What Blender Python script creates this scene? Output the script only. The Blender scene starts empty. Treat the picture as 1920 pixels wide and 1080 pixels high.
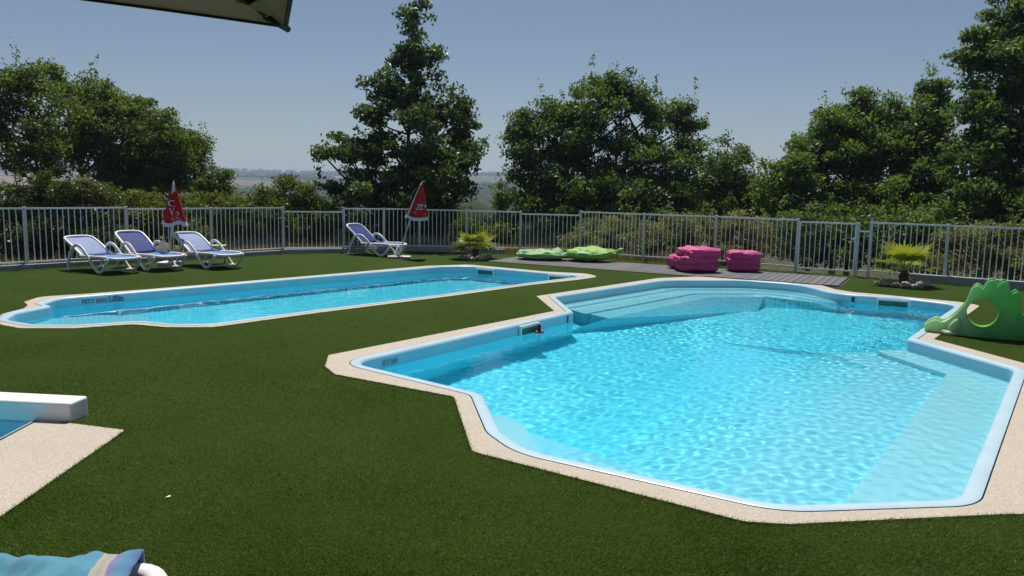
import bpy, bmesh, math, random
import numpy as np
from mathutils import Vector, Matrix, noise as mnoise
R = math.radians
random.seed(7); rng = np.random.default_rng(7)
scene = bpy.context.scene
COL = scene.collection

# ------------------------------------------------------------------ camera, sky, sun, exposure
F_PX, CAM_H, ROLL, HORIZON = 1450.0, 1.8, R(1.1), 353.0          # pixels of the 1920-wide photograph
PITCH = math.atan((540 - HORIZON) * math.cos(ROLL) / F_PX)
_f = Vector((0, math.cos(PITCH), -math.sin(PITCH))); _u0 = Vector((0, math.sin(PITCH), math.cos(PITCH))); _r0 = Vector((1, 0, 0))
_r = _r0 * math.cos(ROLL) + _u0 * math.sin(ROLL); _u = -_r0 * math.sin(ROLL) + _u0 * math.cos(ROLL)
cam = bpy.data.cameras.new('camera'); cam_o = bpy.data.objects.new('camera', cam); COL.objects.link(cam_o)
cam.sensor_width = 36; cam.lens = 36 * F_PX / 1920; cam.clip_end = 20000; cam.clip_start = 0.05
cam_o.matrix_world = Matrix(((_r.x, _u.x, -_f.x, 0), (_r.y, _u.y, -_f.y, 0), (_r.z, _u.z, -_f.z, CAM_H), (0, 0, 0, 1)))
scene.camera = cam_o

SUN_EL, SUN_AZ = R(64), R(-3)                                     # azimuth from +Y (ahead), positive to the right
world = bpy.data.worlds.new('World'); scene.world = world; world.use_nodes = True
wn = world.node_tree; bg = wn.nodes['Background']
sky = wn.nodes.new('ShaderNodeTexSky'); sky.sky_type = 'NISHITA'; sky.sun_disc = False
sky.sun_elevation = SUN_EL; sky.sun_rotation = SUN_AZ; sky.altitude = 300
sky.air_density = 0.9; sky.dust_density = 0.8; sky.ozone_density = 2.0
wn.links.new(sky.outputs[0], bg.inputs[0]); bg.inputs[1].default_value = 0.054
sl = bpy.data.lights.new('sun', 'SUN'); sl.energy = 4.7; sl.angle = R(0.53); sl.color = (1.0, 0.95, 0.87)
sun = bpy.data.objects.new('sun', sl); COL.objects.link(sun)
sd = Vector((math.cos(SUN_EL) * math.sin(SUN_AZ), math.cos(SUN_EL) * math.cos(SUN_AZ), math.sin(SUN_EL)))
sun.rotation_euler = (-sd).to_track_quat('-Z', 'Y').to_euler()
sl.cycles.is_caustics_light = True
vs = scene.view_settings; vs.view_transform = 'Standard'; vs.look = 'None'; vs.gamma = 1; vs.use_curve_mapping = False
vs.exposure = 0.22
cy = scene.cycles
cy.use_denoising = True; cy.max_bounces = 12; cy.diffuse_bounces = 5; cy.glossy_bounces = 6; cy.transparent_max_bounces = 12; cy.transmission_bounces = 8
cy.caustics_reflective = True; cy.caustics_refractive = True; cy.blur_glossy = 0.5; cy.sample_clamp_indirect = 6
cy.volume_bounces = 0

# ------------------------------------------------------------------ helpers
def ray(x, y): return _f + _r * ((x - 960) / F_PX) + _u * ((540 - y) / F_PX)
def G(x, y, z=0.0):                                               # pixel -> point on the level z
    d = ray(x, y); t = (z - CAM_H) / d.z
    return Vector((d.x * t, d.y * t))
def AT(x, y, depth):                                              # pixel at a known depth along +Y
    d = ray(x, y); t = depth / d.y
    return Vector((d.x * t, depth, CAM_H + d.z * t))

def link(o, parent=None):
    COL.objects.link(o)
    if parent: o.parent = parent
    return o
def tag(o, label=None, cat=None, group=None, kind=None):
    if label: o['label'] = label
    if cat: o['category'] = cat
    if group: o['group'] = group
    if kind: o['kind'] = kind
    return o
def empty(name, loc=(0, 0, 0), rz=0, label=None, cat=None, group=None):
    o = bpy.data.objects.new(name, None); COL.objects.link(o); o.empty_display_size = .1
    o.location = loc; o.rotation_euler = (0, 0, rz)
    return tag(o, label, cat, group)
def mesh_obj(name, me, mat, parent=None, smooth=False):
    if mat is not None and not me.materials: me.materials.append(mat)
    if smooth: me.polygons.foreach_set('use_smooth', [True] * len(me.polygons))
    return link(bpy.data.objects.new(name, me), parent)
def bm_obj(name, bm, mat, parent=None, smooth=False, recalc=True):
    if recalc: bmesh.ops.recalc_face_normals(bm, faces=bm.faces[:])
    me = bpy.data.meshes.new(name); bm.to_mesh(me); bm.free()
    return mesh_obj(name, me, mat, parent, smooth)
def np_mesh(name, verts, faces):                                  # faces: (n,3) or (n,4)
    me = bpy.data.meshes.new(name); k = faces.shape[1]; n = len(faces)
    me.vertices.add(len(verts)); me.vertices.foreach_set('co', np.ascontiguousarray(verts, dtype=np.float32).ravel())
    me.loops.add(n * k); me.loops.foreach_set('vertex_index', np.ascontiguousarray(faces, dtype=np.int32).ravel())
    me.polygons.add(n); me.polygons.foreach_set('loop_start', np.arange(n, dtype=np.int32) * k)
    me.update(calc_edges=True); me.validate()
    return me
def box(bm, c, s, rot=None):
    m = Matrix.Translation(Vector(c))
    if rot is not None: m = m @ rot.to_4x4()
    return bmesh.ops.create_cube(bm, size=1, matrix=m @ Matrix.Diagonal((s[0], s[1], s[2], 1)))['verts']
def box_obj(name, c, s, mat, parent=None, rot=None, bev=0.0):
    bm = bmesh.new(); box(bm, c, s, rot)
    if bev: bmesh.ops.bevel(bm, geom=bm.edges[:], offset=bev, segments=2, affect='EDGES', profile=.5)
    return bm_obj(name, bm, mat, parent)
def catmull(pts, n=6):
    pts = [Vector(p) for p in pts]; out = []
    for i in range(len(pts) - 1):
        p0 = pts[max(i - 1, 0)]; p1 = pts[i]; p2 = pts[i + 1]; p3 = pts[min(i + 2, len(pts) - 1)]
        for k in range(n):
            t = k / n
            out.append(.5 * ((2 * p1) + (p2 - p0) * t + (2 * p0 - 5 * p1 + 4 * p2 - p3) * t * t + (3 * p1 - p0 - 3 * p2 + p3) * t ** 3))
    out.append(pts[-1]); return out
def tube(bm, pts, rad, seg=8, flat=1.0, up=Vector((0, 0, 1)), cap=True):   # flat: squash of the section along the side vector
    pts = [Vector(p) for p in pts]; n = len(pts); rings = []
    rads = rad if isinstance(rad, (list, tuple)) else [rad] * n
    prev = None
    for i, p in enumerate(pts):
        t = (pts[min(i + 1, n - 1)] - pts[max(i - 1, 0)])
        if t.length < 1e-9: t = Vector((0, 0, 1))
        t.normalize()
        if prev is None:
            s = t.cross(up)
            if s.length < .05: s = t.cross(Vector((1, 0, 0)))
        else:
            s = prev - t * prev.dot(t)
        s.normalize(); prev = s; w = t.cross(s)
        rings.append([bm.verts.new(p + (s * math.cos(a) * flat + w * math.sin(a)) * rads[i]) for a in [2 * math.pi * k / seg for k in range(seg)]])
    for a, b in zip(rings, rings[1:]):
        for k in range(seg): bm.faces.new((a[k], a[(k + 1) % seg], b[(k + 1) % seg], b[k]))
    if cap:
        bm.faces.new(rings[0][::-1]); bm.faces.new(rings[-1])
def tube_obj(name, pts, rad, mat, parent=None, seg=8, flat=1.0, up=Vector((0, 0, 1))):
    bm = bmesh.new(); tube(bm, pts, rad, seg, flat, up)
    return bm_obj(name, bm, mat, parent, smooth=True)
def signed_area(P): return .5 * sum(P[i].x * P[(i + 1) % len(P)].y - P[(i + 1) % len(P)].x * P[i].y for i in range(len(P)))
def ccw(P): return P if signed_area(P) > 0 else P[::-1]
def fillet(P, rad, n=6):                                          # rounds the corners of a polygon; rad: number or one per corner
    out = []; N = len(P)
    for i in range(N):
        a, b, c = P[i - 1], P[i], P[(i + 1) % N]; r = rad[i] if isinstance(rad, (list, tuple)) else rad
        u, v = (a - b), (c - b); lu, lv = u.length, v.length; u = u / lu; v = v / lv
        ang = math.acos(max(-1, min(1, u.dot(v))))
        if ang > R(172) or r <= 0: out.append(b.copy()); continue
        d = min(r / math.tan(ang / 2), .45 * lu, .45 * lv)
        p, q = b + u * d, b + v * d
        for k in range(n + 1):
            t = k / n; out.append(p * (1 - t) ** 2 + b * 2 * t * (1 - t) + q * t * t)
    return out
def offset(P, d):                                                 # ccw polygon, d > 0 grows it
    out = []; N = len(P)
    for i in range(N):
        a, b, c = P[i - 1], P[i], P[(i + 1) % N]
        e1 = (b - a).normalized(); e2 = (c - b).normalized()
        n1 = Vector((e1.y, -e1.x)); n2 = Vector((e2.y, -e2.x)); m = n1 + n2
        m = m / max(m.length_squared, .3) * 2
        out.append(b + m * d)
    return out
def inside_np(P, X, Y):
    res = np.zeros(X.shape, bool); N = len(P)
    for i in range(N):
        a, b = P[i], P[(i + 1) % N]
        c = (a.y > Y) != (b.y > Y)
        if abs(b.y - a.y) < 1e-12: continue
        res ^= c & (X < (b.x - a.x) * (Y - a.y) / (b.y - a.y) + a.x)
    return res
def fill_loops(bm, loops, z):                                     # planar fill with holes
    edges = []
    for L in loops:
        vs_ = [bm.verts.new((p.x, p.y, z)) for p in L]
        edges += [bm.edges.new((vs_[i], vs_[(i + 1) % len(vs_)])) for i in range(len(vs_))]
    r = bmesh.ops.triangle_fill(bm, edges=edges, use_beauty=True, use_dissolve=False)
    return [g for g in r['geom'] if isinstance(g, bmesh.types.BMFace)]
def up_faces(bm):
    for f in bm.faces:
        f.normal_update()
        if f.normal.z < 0: f.normal_flip()
def extrude_poly(bm, P, z0, z1):                                  # closed prism over a polygon
    fs = fill_loops(bm, [P], z1)
    N = len(P); top = {}
    for f in fs:
        for v in f.verts: top[(round(v.co.x, 5), round(v.co.y, 5))] = v
    t = [top[(round(p.x, 5), round(p.y, 5))] if (round(p.x, 5), round(p.y, 5)) in top else bm.verts.new((p.x, p.y, z1)) for p in P]
    b = [bm.verts.new((p.x, p.y, z0)) for p in P]
    for i in range(N):
        try: bm.faces.new((t[i], t[(i + 1) % N], b[(i + 1) % N], b[i]))
        except ValueError: pass
def text_obj(name, body, size, mat, parent, depth=.002, bold=0.0):
    cu = bpy.data.curves.new(name, 'FONT'); cu.body = body; cu.size = size; cu.extrude = depth; cu.offset = bold
    cu.align_x = 'CENTER'; cu.align_y = 'CENTER'
    tmp = bpy.data.objects.new(name, cu); COL.objects.link(tmp)
    dg = bpy.context.evaluated_depsgraph_get()
    me = bpy.data.meshes.new_from_object(tmp.evaluated_get(dg))
    bpy.data.objects.remove(tmp); me.materials.clear(); me.name = name
    return mesh_obj(name, me, mat, parent)

# ------------------------------------------------------------------ materials
class NT:
    def __init__(s, name):
        s.m = bpy.data.materials.new(name); s.m.use_nodes = True; s.t = s.m.node_tree; s.n = s.t.nodes
        s.b = s.n['Principled BSDF']; s.out = s.n['Material Output']
    def add(s, typ, **kw):
        n = s.n.new(typ)
        for k, v in kw.items(): setattr(n, k, v)
        return n
    def link(s, a, b): s.t.links.new(a, b)
    def coord(s, which='Object', scale=None):
        c = s.add('ShaderNodeTexCoord').outputs[which]
        if scale is None: return c
        m = s.add('ShaderNodeMapping'); m.inputs['Scale'].default_value = scale if hasattr(scale, '__len__') else (scale,) * 3
        s.link(c, m.inputs[0]); return m.outputs[0]
    def noise(s, vec, scale, detail=4, rough=.6, dist=0):
        n = s.add('ShaderNodeTexNoise'); n.inputs['Scale'].default_value = scale; n.inputs['Detail'].default_value = detail
        n.inputs['Roughness'].default_value = rough; n.inputs['Distortion'].default_value = dist
        s.link(vec, n.inputs['Vector']); return n.outputs['Fac']
    def ramp(s, fac, stops):
        r = s.add('ShaderNodeValToRGB'); e = r.color_ramp.elements
        while len(e) < len(stops): e.new(.5)
        for el, (p, c) in zip(e, stops): el.position = p; el.color = (*c, 1) if len(c) == 3 else c
        s.link(fac, r.inputs[0]); return r.outputs[0]
    def mix(s, fac, a, b, mode='MIX'):
        n = s.add('ShaderNodeMix', data_type='RGBA', blend_type=mode)
        for sock, v in ((n.inputs[0], fac), (n.inputs[6], a), (n.inputs[7], b)):
            if hasattr(v, 'is_output'): s.link(v, sock)
            else: sock.default_value = v if isinstance(v, (int, float)) else ((*v, 1) if len(v) == 3 else v)
        return n.outputs[2]
    def bump(s, h, strength=.3, dist=.01):
        b = s.add('ShaderNodeBump'); b.inputs['Strength'].default_value = strength; b.inputs['Distance'].default_value = dist
        s.link(h, b.inputs['Height']); s.link(b.outputs[0], s.b.inputs['Normal']); return b
    def col(s, c):
        if hasattr(c, 'is_output'): s.link(c, s.b.inputs['Base Color'])
        else: s.b.inputs['Base Color'].default_value = (*c, 1)
    def set(s, rough=.6, spec=.3, metal=0, **kw):
        s.b.inputs['Roughness'].default_value = rough; s.b.inputs['Specular IOR Level'].default_value = spec; s.b.inputs['Metallic'].default_value = metal
        for k, v in kw.items(): s.b.inputs[k].default_value = v
        return s

def simple(name, c, rough=.5, spec=.35, metal=0, var=.12, scale=3.0, bump=0, bscale=60):
    t = NT(name); v = t.coord('Object')
    d = tuple(x * (1 - var) for x in c); l = tuple(min(1, x * (1 + var)) for x in c)
    t.col(t.ramp(t.noise(v, scale, 6, .65), [(.3, d), (.7, l)])); t.set(rough, spec, metal)
    if bump: t.bump(t.noise(v, bscale, 3, .6), bump, .03 if bscale < 20 else .004)
    return t.m

def leaf_material(name, dark, mid, light, trans=.35, rough=.5, hue=None, spec=.22, hs=(.5, .5, .75, .6)):
    t = NT(name)
    at = t.add('ShaderNodeAttribute', attribute_name='tint')
    c = t.ramp(at.outputs['Fac'], [(0, dark), (.55, mid), (1, light)])
    if hue is not None:
        c = t.mix(t.ramp(t.noise(t.coord('Object'), hs[0], 4, .62), [(hs[1], (0, 0, 0)), (hs[2], (hs[3],) * 3)]), c, hue)
    t.col(c); t.set(rough, spec)
    tr = t.add('ShaderNodeBsdfTranslucent'); t.link(t.mix(1.0, c, (1.15, 1.25, .5), 'MULTIPLY'), tr.inputs[0])
    mx = t.add('ShaderNodeMixShader'); mx.inputs[0].default_value = trans
    t.link(t.b.outputs[0], mx.inputs[1]); t.link(tr.outputs[0], mx.inputs[2]); t.link(mx.outputs[0], t.out.inputs[0])
    return t.m

M = {}
def build_materials():
    # artificial turf
    t = NT('turf'); v = t.coord('Object')
    big = t.noise(v, .55, 3, .5, .4); fine = t.noise(v, 85, 3, .7); midn = t.noise(v, 9, 4, .6)
    c = t.ramp(fine, [(.28, (.018, .036, .004)), (.52, (.038, .072, .008)), (.78, (.070, .115, .018))])
    c = t.mix(t.ramp(big, [(.45, (0, 0, 0)), (.68, (.45, .45, .45))]), c, (.068, .096, .018))
    c = t.mix(t.ramp(midn, [(.4, (0, 0, 0)), (.72, (.35, .35, .35))]), c, (.022, .042, .009))
    t.col(c); t.set(.9, .06); t.bump(t.noise(v, 120, 3, .8), .9, .02); M['turf'] = t.m
    M['blade'] = leaf_material('turf_blade', (0.024, 0.054, 0.004), (0.056, 0.110, 0.011), (0.20, 0.26, 0.085), 0.35, .6, (.15, .20, .06), .12, (.7, .40, .66, .8))
    # pebble resin coping
    t = NT('coping'); v = t.coord('Object')
    vo = t.add('ShaderNodeTexVoronoi'); vo.inputs['Scale'].default_value = 130; t.link(v, vo.inputs['Vector'])
    wn_ = t.add('ShaderNodeTexWhiteNoise'); t.link(vo.outputs['Position'], wn_.inputs['Vector'])
    c = t.ramp(wn_.outputs['Value'], [(.0, (.385, .325, .255)), (.35, (.44, .38, .305)), (.75, (.485, .425, .35)), (1, (.57, .515, .44))])
    c = t.mix(t.ramp(t.noise(v, 1.6, 5, .65), [(.35, (.82, .80, .78)), (.65, (1, 1, 1))]), c, c, 'MULTIPLY') if False else t.mix(t.ramp(t.noise(v, 1.3, 6, .7), [(.38, (0, 0, 0)), (.75, (.35, .35, .35))]), c, (.36, .31, .25))
    t.col(c); t.set(.7, .3); t.bump(vo.outputs['Distance'], .5, .006); M['coping'] = t.m
    # pool gelcoat (walls, lip, floor, steps)
    t = NT('gelcoat_lip'); v = t.coord('Object')
    c = t.ramp(t.noise(v, 2.2, 6, .7), [(.3, (.37, .52, .62)), (.7, (.47, .61, .70))])
    c = t.mix(t.ramp(t.noise(v, 14, 5, .75), [(.58, (0, 0, 0)), (.8, (.5, .5, .5))]), c, (.42, .50, .56))
    t.col(c); t.set(.35, .4); M['lip'] = t.m
    t = NT('gelcoat_wall'); v = t.coord('Object')
    c = t.ramp(t.noise(v, 1.5, 5, .6), [(.3, (.26, .53, .66)), (.7, (.33, .60, .72))])
    sep = t.add('ShaderNodeSeparateXYZ'); t.link(v, sep.inputs[0])
    mr = t.add('ShaderNodeMapRange'); mr.inputs[1].default_value = -.17; mr.inputs[2].default_value = -.07; mr.inputs[3].default_value = .5; mr.inputs[4].default_value = 0
    t.link(sep.outputs[2], mr.inputs[0])                          # chalky scum band at the waterline
    c = t.mix(mr.outputs[0], c, (.24, .37, .35)); t.col(c); t.set(.3, .4); M['wall'] = t.m
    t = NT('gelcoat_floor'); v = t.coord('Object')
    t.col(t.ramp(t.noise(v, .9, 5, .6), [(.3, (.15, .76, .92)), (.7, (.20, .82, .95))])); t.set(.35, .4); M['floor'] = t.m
    t = NT('gelcoat_step'); v = t.coord('Object')
    t.col(t.ramp(t.noise(v, 1.4, 5, .6), [(.3, (.60, .74, .80)), (.7, (.70, .80, .86))])); t.set(.35, .4); M['step'] = t.m
    t = NT('gelcoat_step_mid'); v = t.coord('Object')
    t.col(t.ramp(t.noise(v, 1.4, 5, .6), [(.3, (.36, .76, .88)), (.7, (.44, .82, .92))])); t.set(.35, .4); M['step_mid'] = t.m
    t = NT('gelcoat_depth_tint'); v = t.coord('Object'); sp = t.add('ShaderNodeSeparateXYZ'); t.link(v, sp.inputs[0])
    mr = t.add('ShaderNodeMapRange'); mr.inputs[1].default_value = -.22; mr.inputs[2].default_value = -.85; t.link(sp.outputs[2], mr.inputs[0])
    c = t.ramp(mr.outputs[0], [(0, (.60, .76, .82)), (.35, (.40, .76, .87)), (1, (.17, .79, .93))])  # water's absorption painted into the gelcoat: pale in the shallows, cyan deeper
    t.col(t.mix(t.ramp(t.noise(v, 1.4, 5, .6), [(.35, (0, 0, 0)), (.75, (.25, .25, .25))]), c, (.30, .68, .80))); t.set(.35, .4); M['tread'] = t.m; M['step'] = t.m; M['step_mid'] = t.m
    # water
    t = NT('water'); t.n.remove(t.b)
    g = t.add('ShaderNodeBsdfRefraction'); g.inputs['Roughness'].default_value = 0; g.inputs['IOR'].default_value = 1.333; g.inputs['Color'].default_value = (.72, .97, 1.0, 1)
    gl = t.add('ShaderNodeBsdfGlossy'); gl.inputs['Roughness'].default_value = .02
    fr = t.add('ShaderNodeFresnel'); fr.inputs[0].default_value = 1.333
    mx = t.add('ShaderNodeMixShader'); t.link(fr.outputs[0], mx.inputs[0]); t.link(g.outputs[0], mx.inputs[1]); t.link(gl.outputs[0], mx.inputs[2])
    t.link(mx.outputs[0], t.out.inputs[0])
    M['water'] = t.m
    # plain things
    M['white_metal'] = simple('white_metal', (.60, .61, .62), .4, .5, 0, .08, 6)
    M['galva'] = simple('galvanised_post', (.58, .61, .64), .45, .5, .3, .12, 8)
    M['rail'] = simple('fence_rail', (.82, .83, .84), .45, .5, .1, .08, 8)
    M['kerb'] = simple('kerb_concrete', (.30, .31, .33), .85, .2, 0, .2, 4, .3)
    M['render'] = simple('white_render', (.74, .74, .73), .8, .2, 0, .06, 5, .35, 30)
    M['plastic_white'] = simple('white_plastic', (.72, .72, .72), .4, .45, 0, .06, 5)
    M['sling_blue'] = simple('blue_sling', (.014, .036, .19), .7, .25, 0, .2, 7, .4, 300)
    M['sling_pale'] = simple('faded_blue_sling', (.23, .29, .48), .7, .25, 0, .12, 5, .4, 300)
    M['sling_mid'] = simple('seat_sling', (.085, .22, .48), .7, .25, 0, .15, 6, .4, 300)
    M['red'] = simple('red_canvas', (.47, .017, .018), .8, .2, 0, .22, 5, .3, 200)
    M['hem'] = simple('white_canvas', (.66, .66, .67), .85, .2, 0, .1, 6)
    M['pole'] = simple('aluminium_pole', (.60, .61, .63), .4, .5, .3, .08, 8)
    M['pink'] = simple('pink_cloth', (.50, .055, .20), .6, .35, 0, .16, 4, .8, 13)
    M['lime'] = simple('lime_cloth', (.22, .45, .085), .55, .35, 0, .16, 4, .9, 10)
    M['pale_green'] = simple('pale_green_cloth', (.23, .42, .17), .6, .3, 0, .2, 4, .9, 10)
    M['skim_dark'] = simple('skimmer_dark', (.05, .13, .10), .5, .3, 0, .3, 9)
    M['dark_rubber'] = simple('dark_plastic', (.02, .02, .022), .5, .35, 0, .2, 8)
    M['red_plastic'] = simple('red_plastic', (.28, .03, .04), .45, .4, 0, .15, 8)
    M['print_red'] = simple('faded_red_print', (.32, .15, .22), .6, .3, 0, .3, 25)
    M['print_dark'] = simple('dark_print', (.13, .08, .17), .6, .3, 0, .3, 25)
    M['print_faint'] = simple('worn_print', (.27, .30, .36), .6, .3, 0, .2, 20)
    M['canvas_beige'] = simple('beige_canvas', (.42, .32, .22), .85, .15, 0, .1, 3, .25, 220)
    cb = NT('beige_canvas_top'); v = cb.coord('Object'); cc = cb.ramp(cb.noise(v, 3, 5), [(.3, (.50, .37, .27)), (.7, (.56, .42, .31))]); cb.col(cc); cb.set(.85, .15)
    tr = cb.add('ShaderNodeBsdfTranslucent'); cb.link(cc, tr.inputs[0]); mx = cb.add('ShaderNodeMixShader'); mx.inputs[0].default_value = .12
    cb.link(cb.b.outputs[0], mx.inputs[1]); cb.link(tr.outputs[0], mx.inputs[2]); cb.link(mx.outputs[0], cb.out.inputs[0]); M['canvas_beige'] = cb.m
    M['edge_dark'] = simple('dark_binding', (.03, .03, .035), .7, .25, 0, .2, 8)
    M['steel_dark'] = simple('dark_rib', (.025, .026, .028), .45, .4, .2, .2, 8)
    M['rock'] = simple('pale_stone', (.40, .35, .29), .9, .2, 0, .35, 6, .6, 25)
    M['palm_trunk'] = simple('palm_fibre', (.07, .05, .035), .95, .1, 0, .4, 25, .8, 60)
    M['bark'] = simple('bark', (.06, .048, .036), .95, .1, 0, .35, 9, .8, 40)
    M['pale_wood'] = simple('pale_green_table', (.34, .42, .22), .6, .3, 0, .1, 6)
    # deck planks
    t = NT('deck_plank'); v = t.coord('Object', (2, 60, 20)); oi = t.add('ShaderNodeObjectInfo')
    c = t.ramp(t.noise(v, 3, 5, .7), [(.3, (.090, .092, .104)), (.7, (.135, .138, .152))])
    c = t.mix(oi.outputs['Random'], c, t.mix(1.0, c, (1.25, 1.22, 1.2), 'MULTIPLY')); t.col(c); t.set(.75, .25)
    t.bump(t.noise(v, 4, 3), .3, .004); M['deck'] = t.m
    # slide plastic: sun-bleached towards the chute end
    for key, lo, hi in (('slide', (.15, .56, .14), (.58, .79, .46)), ('slide_lime', (.17, .52, .03), (.22, .60, .05))):
        t = NT(key); v = t.coord('Object'); sp = t.add('ShaderNodeSeparateXYZ'); t.link(v, sp.inputs[0])
        mr = t.add('ShaderNodeMapRange'); mr.inputs[1].default_value = .75; mr.inputs[2].default_value = .3; t.link(sp.outputs[0], mr.inputs[0])
        c = t.mix(mr.outputs[0], lo, hi); c = t.mix(t.ramp(t.noise(v, 5, 5), [(.4, (0, 0, 0)), (.8, (.3, .3, .3))]), c, hi)
        t.col(c); t.set(.42, .4); t.b.inputs['Subsurface Weight'].default_value = .15; t.b.inputs['Subsurface Radius'].default_value = (.02, .04, .02)
        tr = t.add('ShaderNodeBsdfTranslucent'); t.link(c, tr.inputs[0]); mx = t.add('ShaderNodeMixShader'); mx.inputs[0].default_value = .4
        t.link(t.b.outputs[0], mx.inputs[1]); t.link(tr.outputs[0], mx.inputs[2]); t.link(mx.outputs[0], t.out.inputs[0]); M[key] = t.m
    # striped towel
    t = NT('towel'); v = t.coord('Object'); sp = t.add('ShaderNodeSeparateXYZ'); t.link(v, sp.inputs[0])
    mr = t.add('ShaderNodeMapRange'); mr.inputs[1].default_value = -1.2; mr.inputs[2].default_value = 0.0; t.link(sp.outputs[0], mr.inputs[0])
    blue = (.075, .24, .33); cream = (.42, .36, .28); lil = (.17, .16, .34)
    st = [(0, blue)]
    for p in (.385, .50, .875):
        st += [(p, blue), (p + .004, cream), (p + .022, (.30, .30, .27)), (p + .036, cream), (p + .040, lil), (p + .058, lil), (p + .062, blue)]
    st.append((1, (.07, .10, .30))); r = t.ramp(mr.outputs[0], st)
    t.col(t.mix(t.ramp(t.noise(v, 12, 5, .7), [(.4, (0, 0, 0)), (.8, (.25, .25, .25))]), r, (.11, .30, .38))); t.set(.95, .1)
    t.b.inputs['Sheen Weight'].default_value = .3; t.bump(t.noise(v, 350, 2), .5, .003); M['towel'] = t.m
    # foliage
    M['leaf_oak'] = leaf_material('oak_leaf', (0.055, 0.082, 0.022), (0.115, 0.165, 0.042), (0.22, 0.27, 0.08), 0.5, .5)
    M['leaf_maple'] = leaf_material('maple_leaf', (0.042, 0.07, 0.026), (0.09, 0.138, 0.048), (0.21, 0.26, 0.11), 0.42, .4)
    M['leaf_dense'] = leaf_material('dense_leaf', (0.052, 0.088, 0.03), (0.105, 0.165, 0.052), (0.21, 0.28, 0.1), 0.5, .45)
    M['leaf_acacia'] = leaf_material('chestnut_leaf', (0.062, 0.105, 0.028), (0.125, 0.195, 0.048), (0.24, 0.32, 0.1), 0.52, .45)
    M['leaf_hedge'] = leaf_material('hedge_leaf', (0.06, 0.08, 0.016), (0.125, 0.165, 0.03), (0.21, 0.25, 0.06), 0.4, .5)
    M['leaf_bramble'] = leaf_material('bramble_leaf', (.10, .11, .042), (.20, .21, .085), (.34, .33, .19), .4, .5, (.13, .085, .035))
    M['leaf_rose'] = leaf_material('rose_leaf', (0.04, 0.06, 0.02), (0.09, 0.122, 0.04), (0.22, 0.23, 0.13), 0.4, .4)
    M['leaf_palm'] = leaf_material('palm_leaf', (.09, .13, .014), (.21, .26, .026), (.38, .38, .055), .4, .45)
    M['grass_dry'] = leaf_material('dry_grass', (.16, .11, .045), (.27, .20, .085), (.34, .30, .12), .25, .7)
    M['flower'] = simple('rose_flower', (.42, .22, .19), .7, .2, 0, .2, 9)
    # terrain: dry grass by the fence, fields and woods further off
    t = NT('terrain'); v = t.coord('Object')
    n1 = t.noise(v, .6, 5, .65); c = t.ramp(n1, [(.35, (.025, .034, .012)), (.55, (.07, .065, .028)), (.75, (.15, .115, .05))])
    vo = t.add('ShaderNodeTexVoronoi'); vo.inputs['Scale'].default_value = .0042; t.link(v, vo.inputs['Vector'])
    f = t.ramp(vo.outputs['Color'], [(.25, (.045, .065, .028)), (.45, (.075, .085, .04)), (.6, (.17, .13, .09)), (.85, (.21, .16, .11))])
    sp = t.add('ShaderNodeSeparateXYZ'); t.link(v, sp.inputs[0])
    mr = t.add('ShaderNodeMapRange'); mr.inputs[1].default_value = 60; mr.inputs[2].default_value = 200; t.link(sp.outputs[1], mr.inputs[0])
    t.col(t.mix(mr.outputs[0], c, f)); t.set(.95, .1); M['terrain'] = t.m
    M['wood_far'] = simple('far_wood', (.035, .055, .025), .9, .1, 0, .35, .05)
build_materials()

# ------------------------------------------------------------------ plan of the place (pixel outlines laid on the ground)
def GP(L, z=0.0): return [G(x, y, z) for x, y in L]
WATER_Z = -.135
# big pool: top edge of the wall, and outer edge of the coping
big_w_px = [(660, 681), (1076, 586), (1041, 557), (1247, 526), (1394, 526.5), (1503, 534), (1566, 552), (1700, 561), (1795, 572), (1700, 636), (1902, 693)]
big_w_px2 = [(1797, 937), (1460, 948), (1140, 878), (990, 845), (940, 811), (905, 739)]
BW = GP(big_w_px) + GP(big_w_px2)
BW_r = [.28, .12, .15, .9, .9, .9, .9, .6, .35, .12, .25, .3, .5, 2.0, .6, .5, .35]
BIG_W = ccw(fillet(BW, BW_r, 7))
p_r0, p_r1 = G(1902, 693), G(1797, 937); dirr = (p_r0 - p_r1).normalized(); nr = Vector((dirr.y, -dirr.x))
q = G(1751, 637); q2 = G(1920, 682); dq = (q2 - q).normalized()
base = p_r1 + nr * .47                                            # outer line of the right-hand coping
den = dirr.x * dq.y - dirr.y * dq.x; tt = ((q - base).x * dq.y - (q - base).y * dq.x) / den
corner = base + dirr * tt
big_o = GP([(609, 688), (616, 667), (1039, 584), (1005.5, 556), (1234, 522), (1314, 519), (1394, 523.5), (1503, 531), (1534, 533.6), (1566, 543), (1600, 548.5), (1653, 553), (1801, 567), (1838, 573.5), (1751, 637)]) + [corner] + \
        [base + dirr * .1] + GP([(1885, 966), (1480, 985), (1395, 980), (885, 848), (851, 745), (628, 703)])
BIG_O = ccw(fillet(big_o, [.03] * 12 + [.3, .3, .03, .2, .25, .2] + [.1] * 5, 4))
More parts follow.
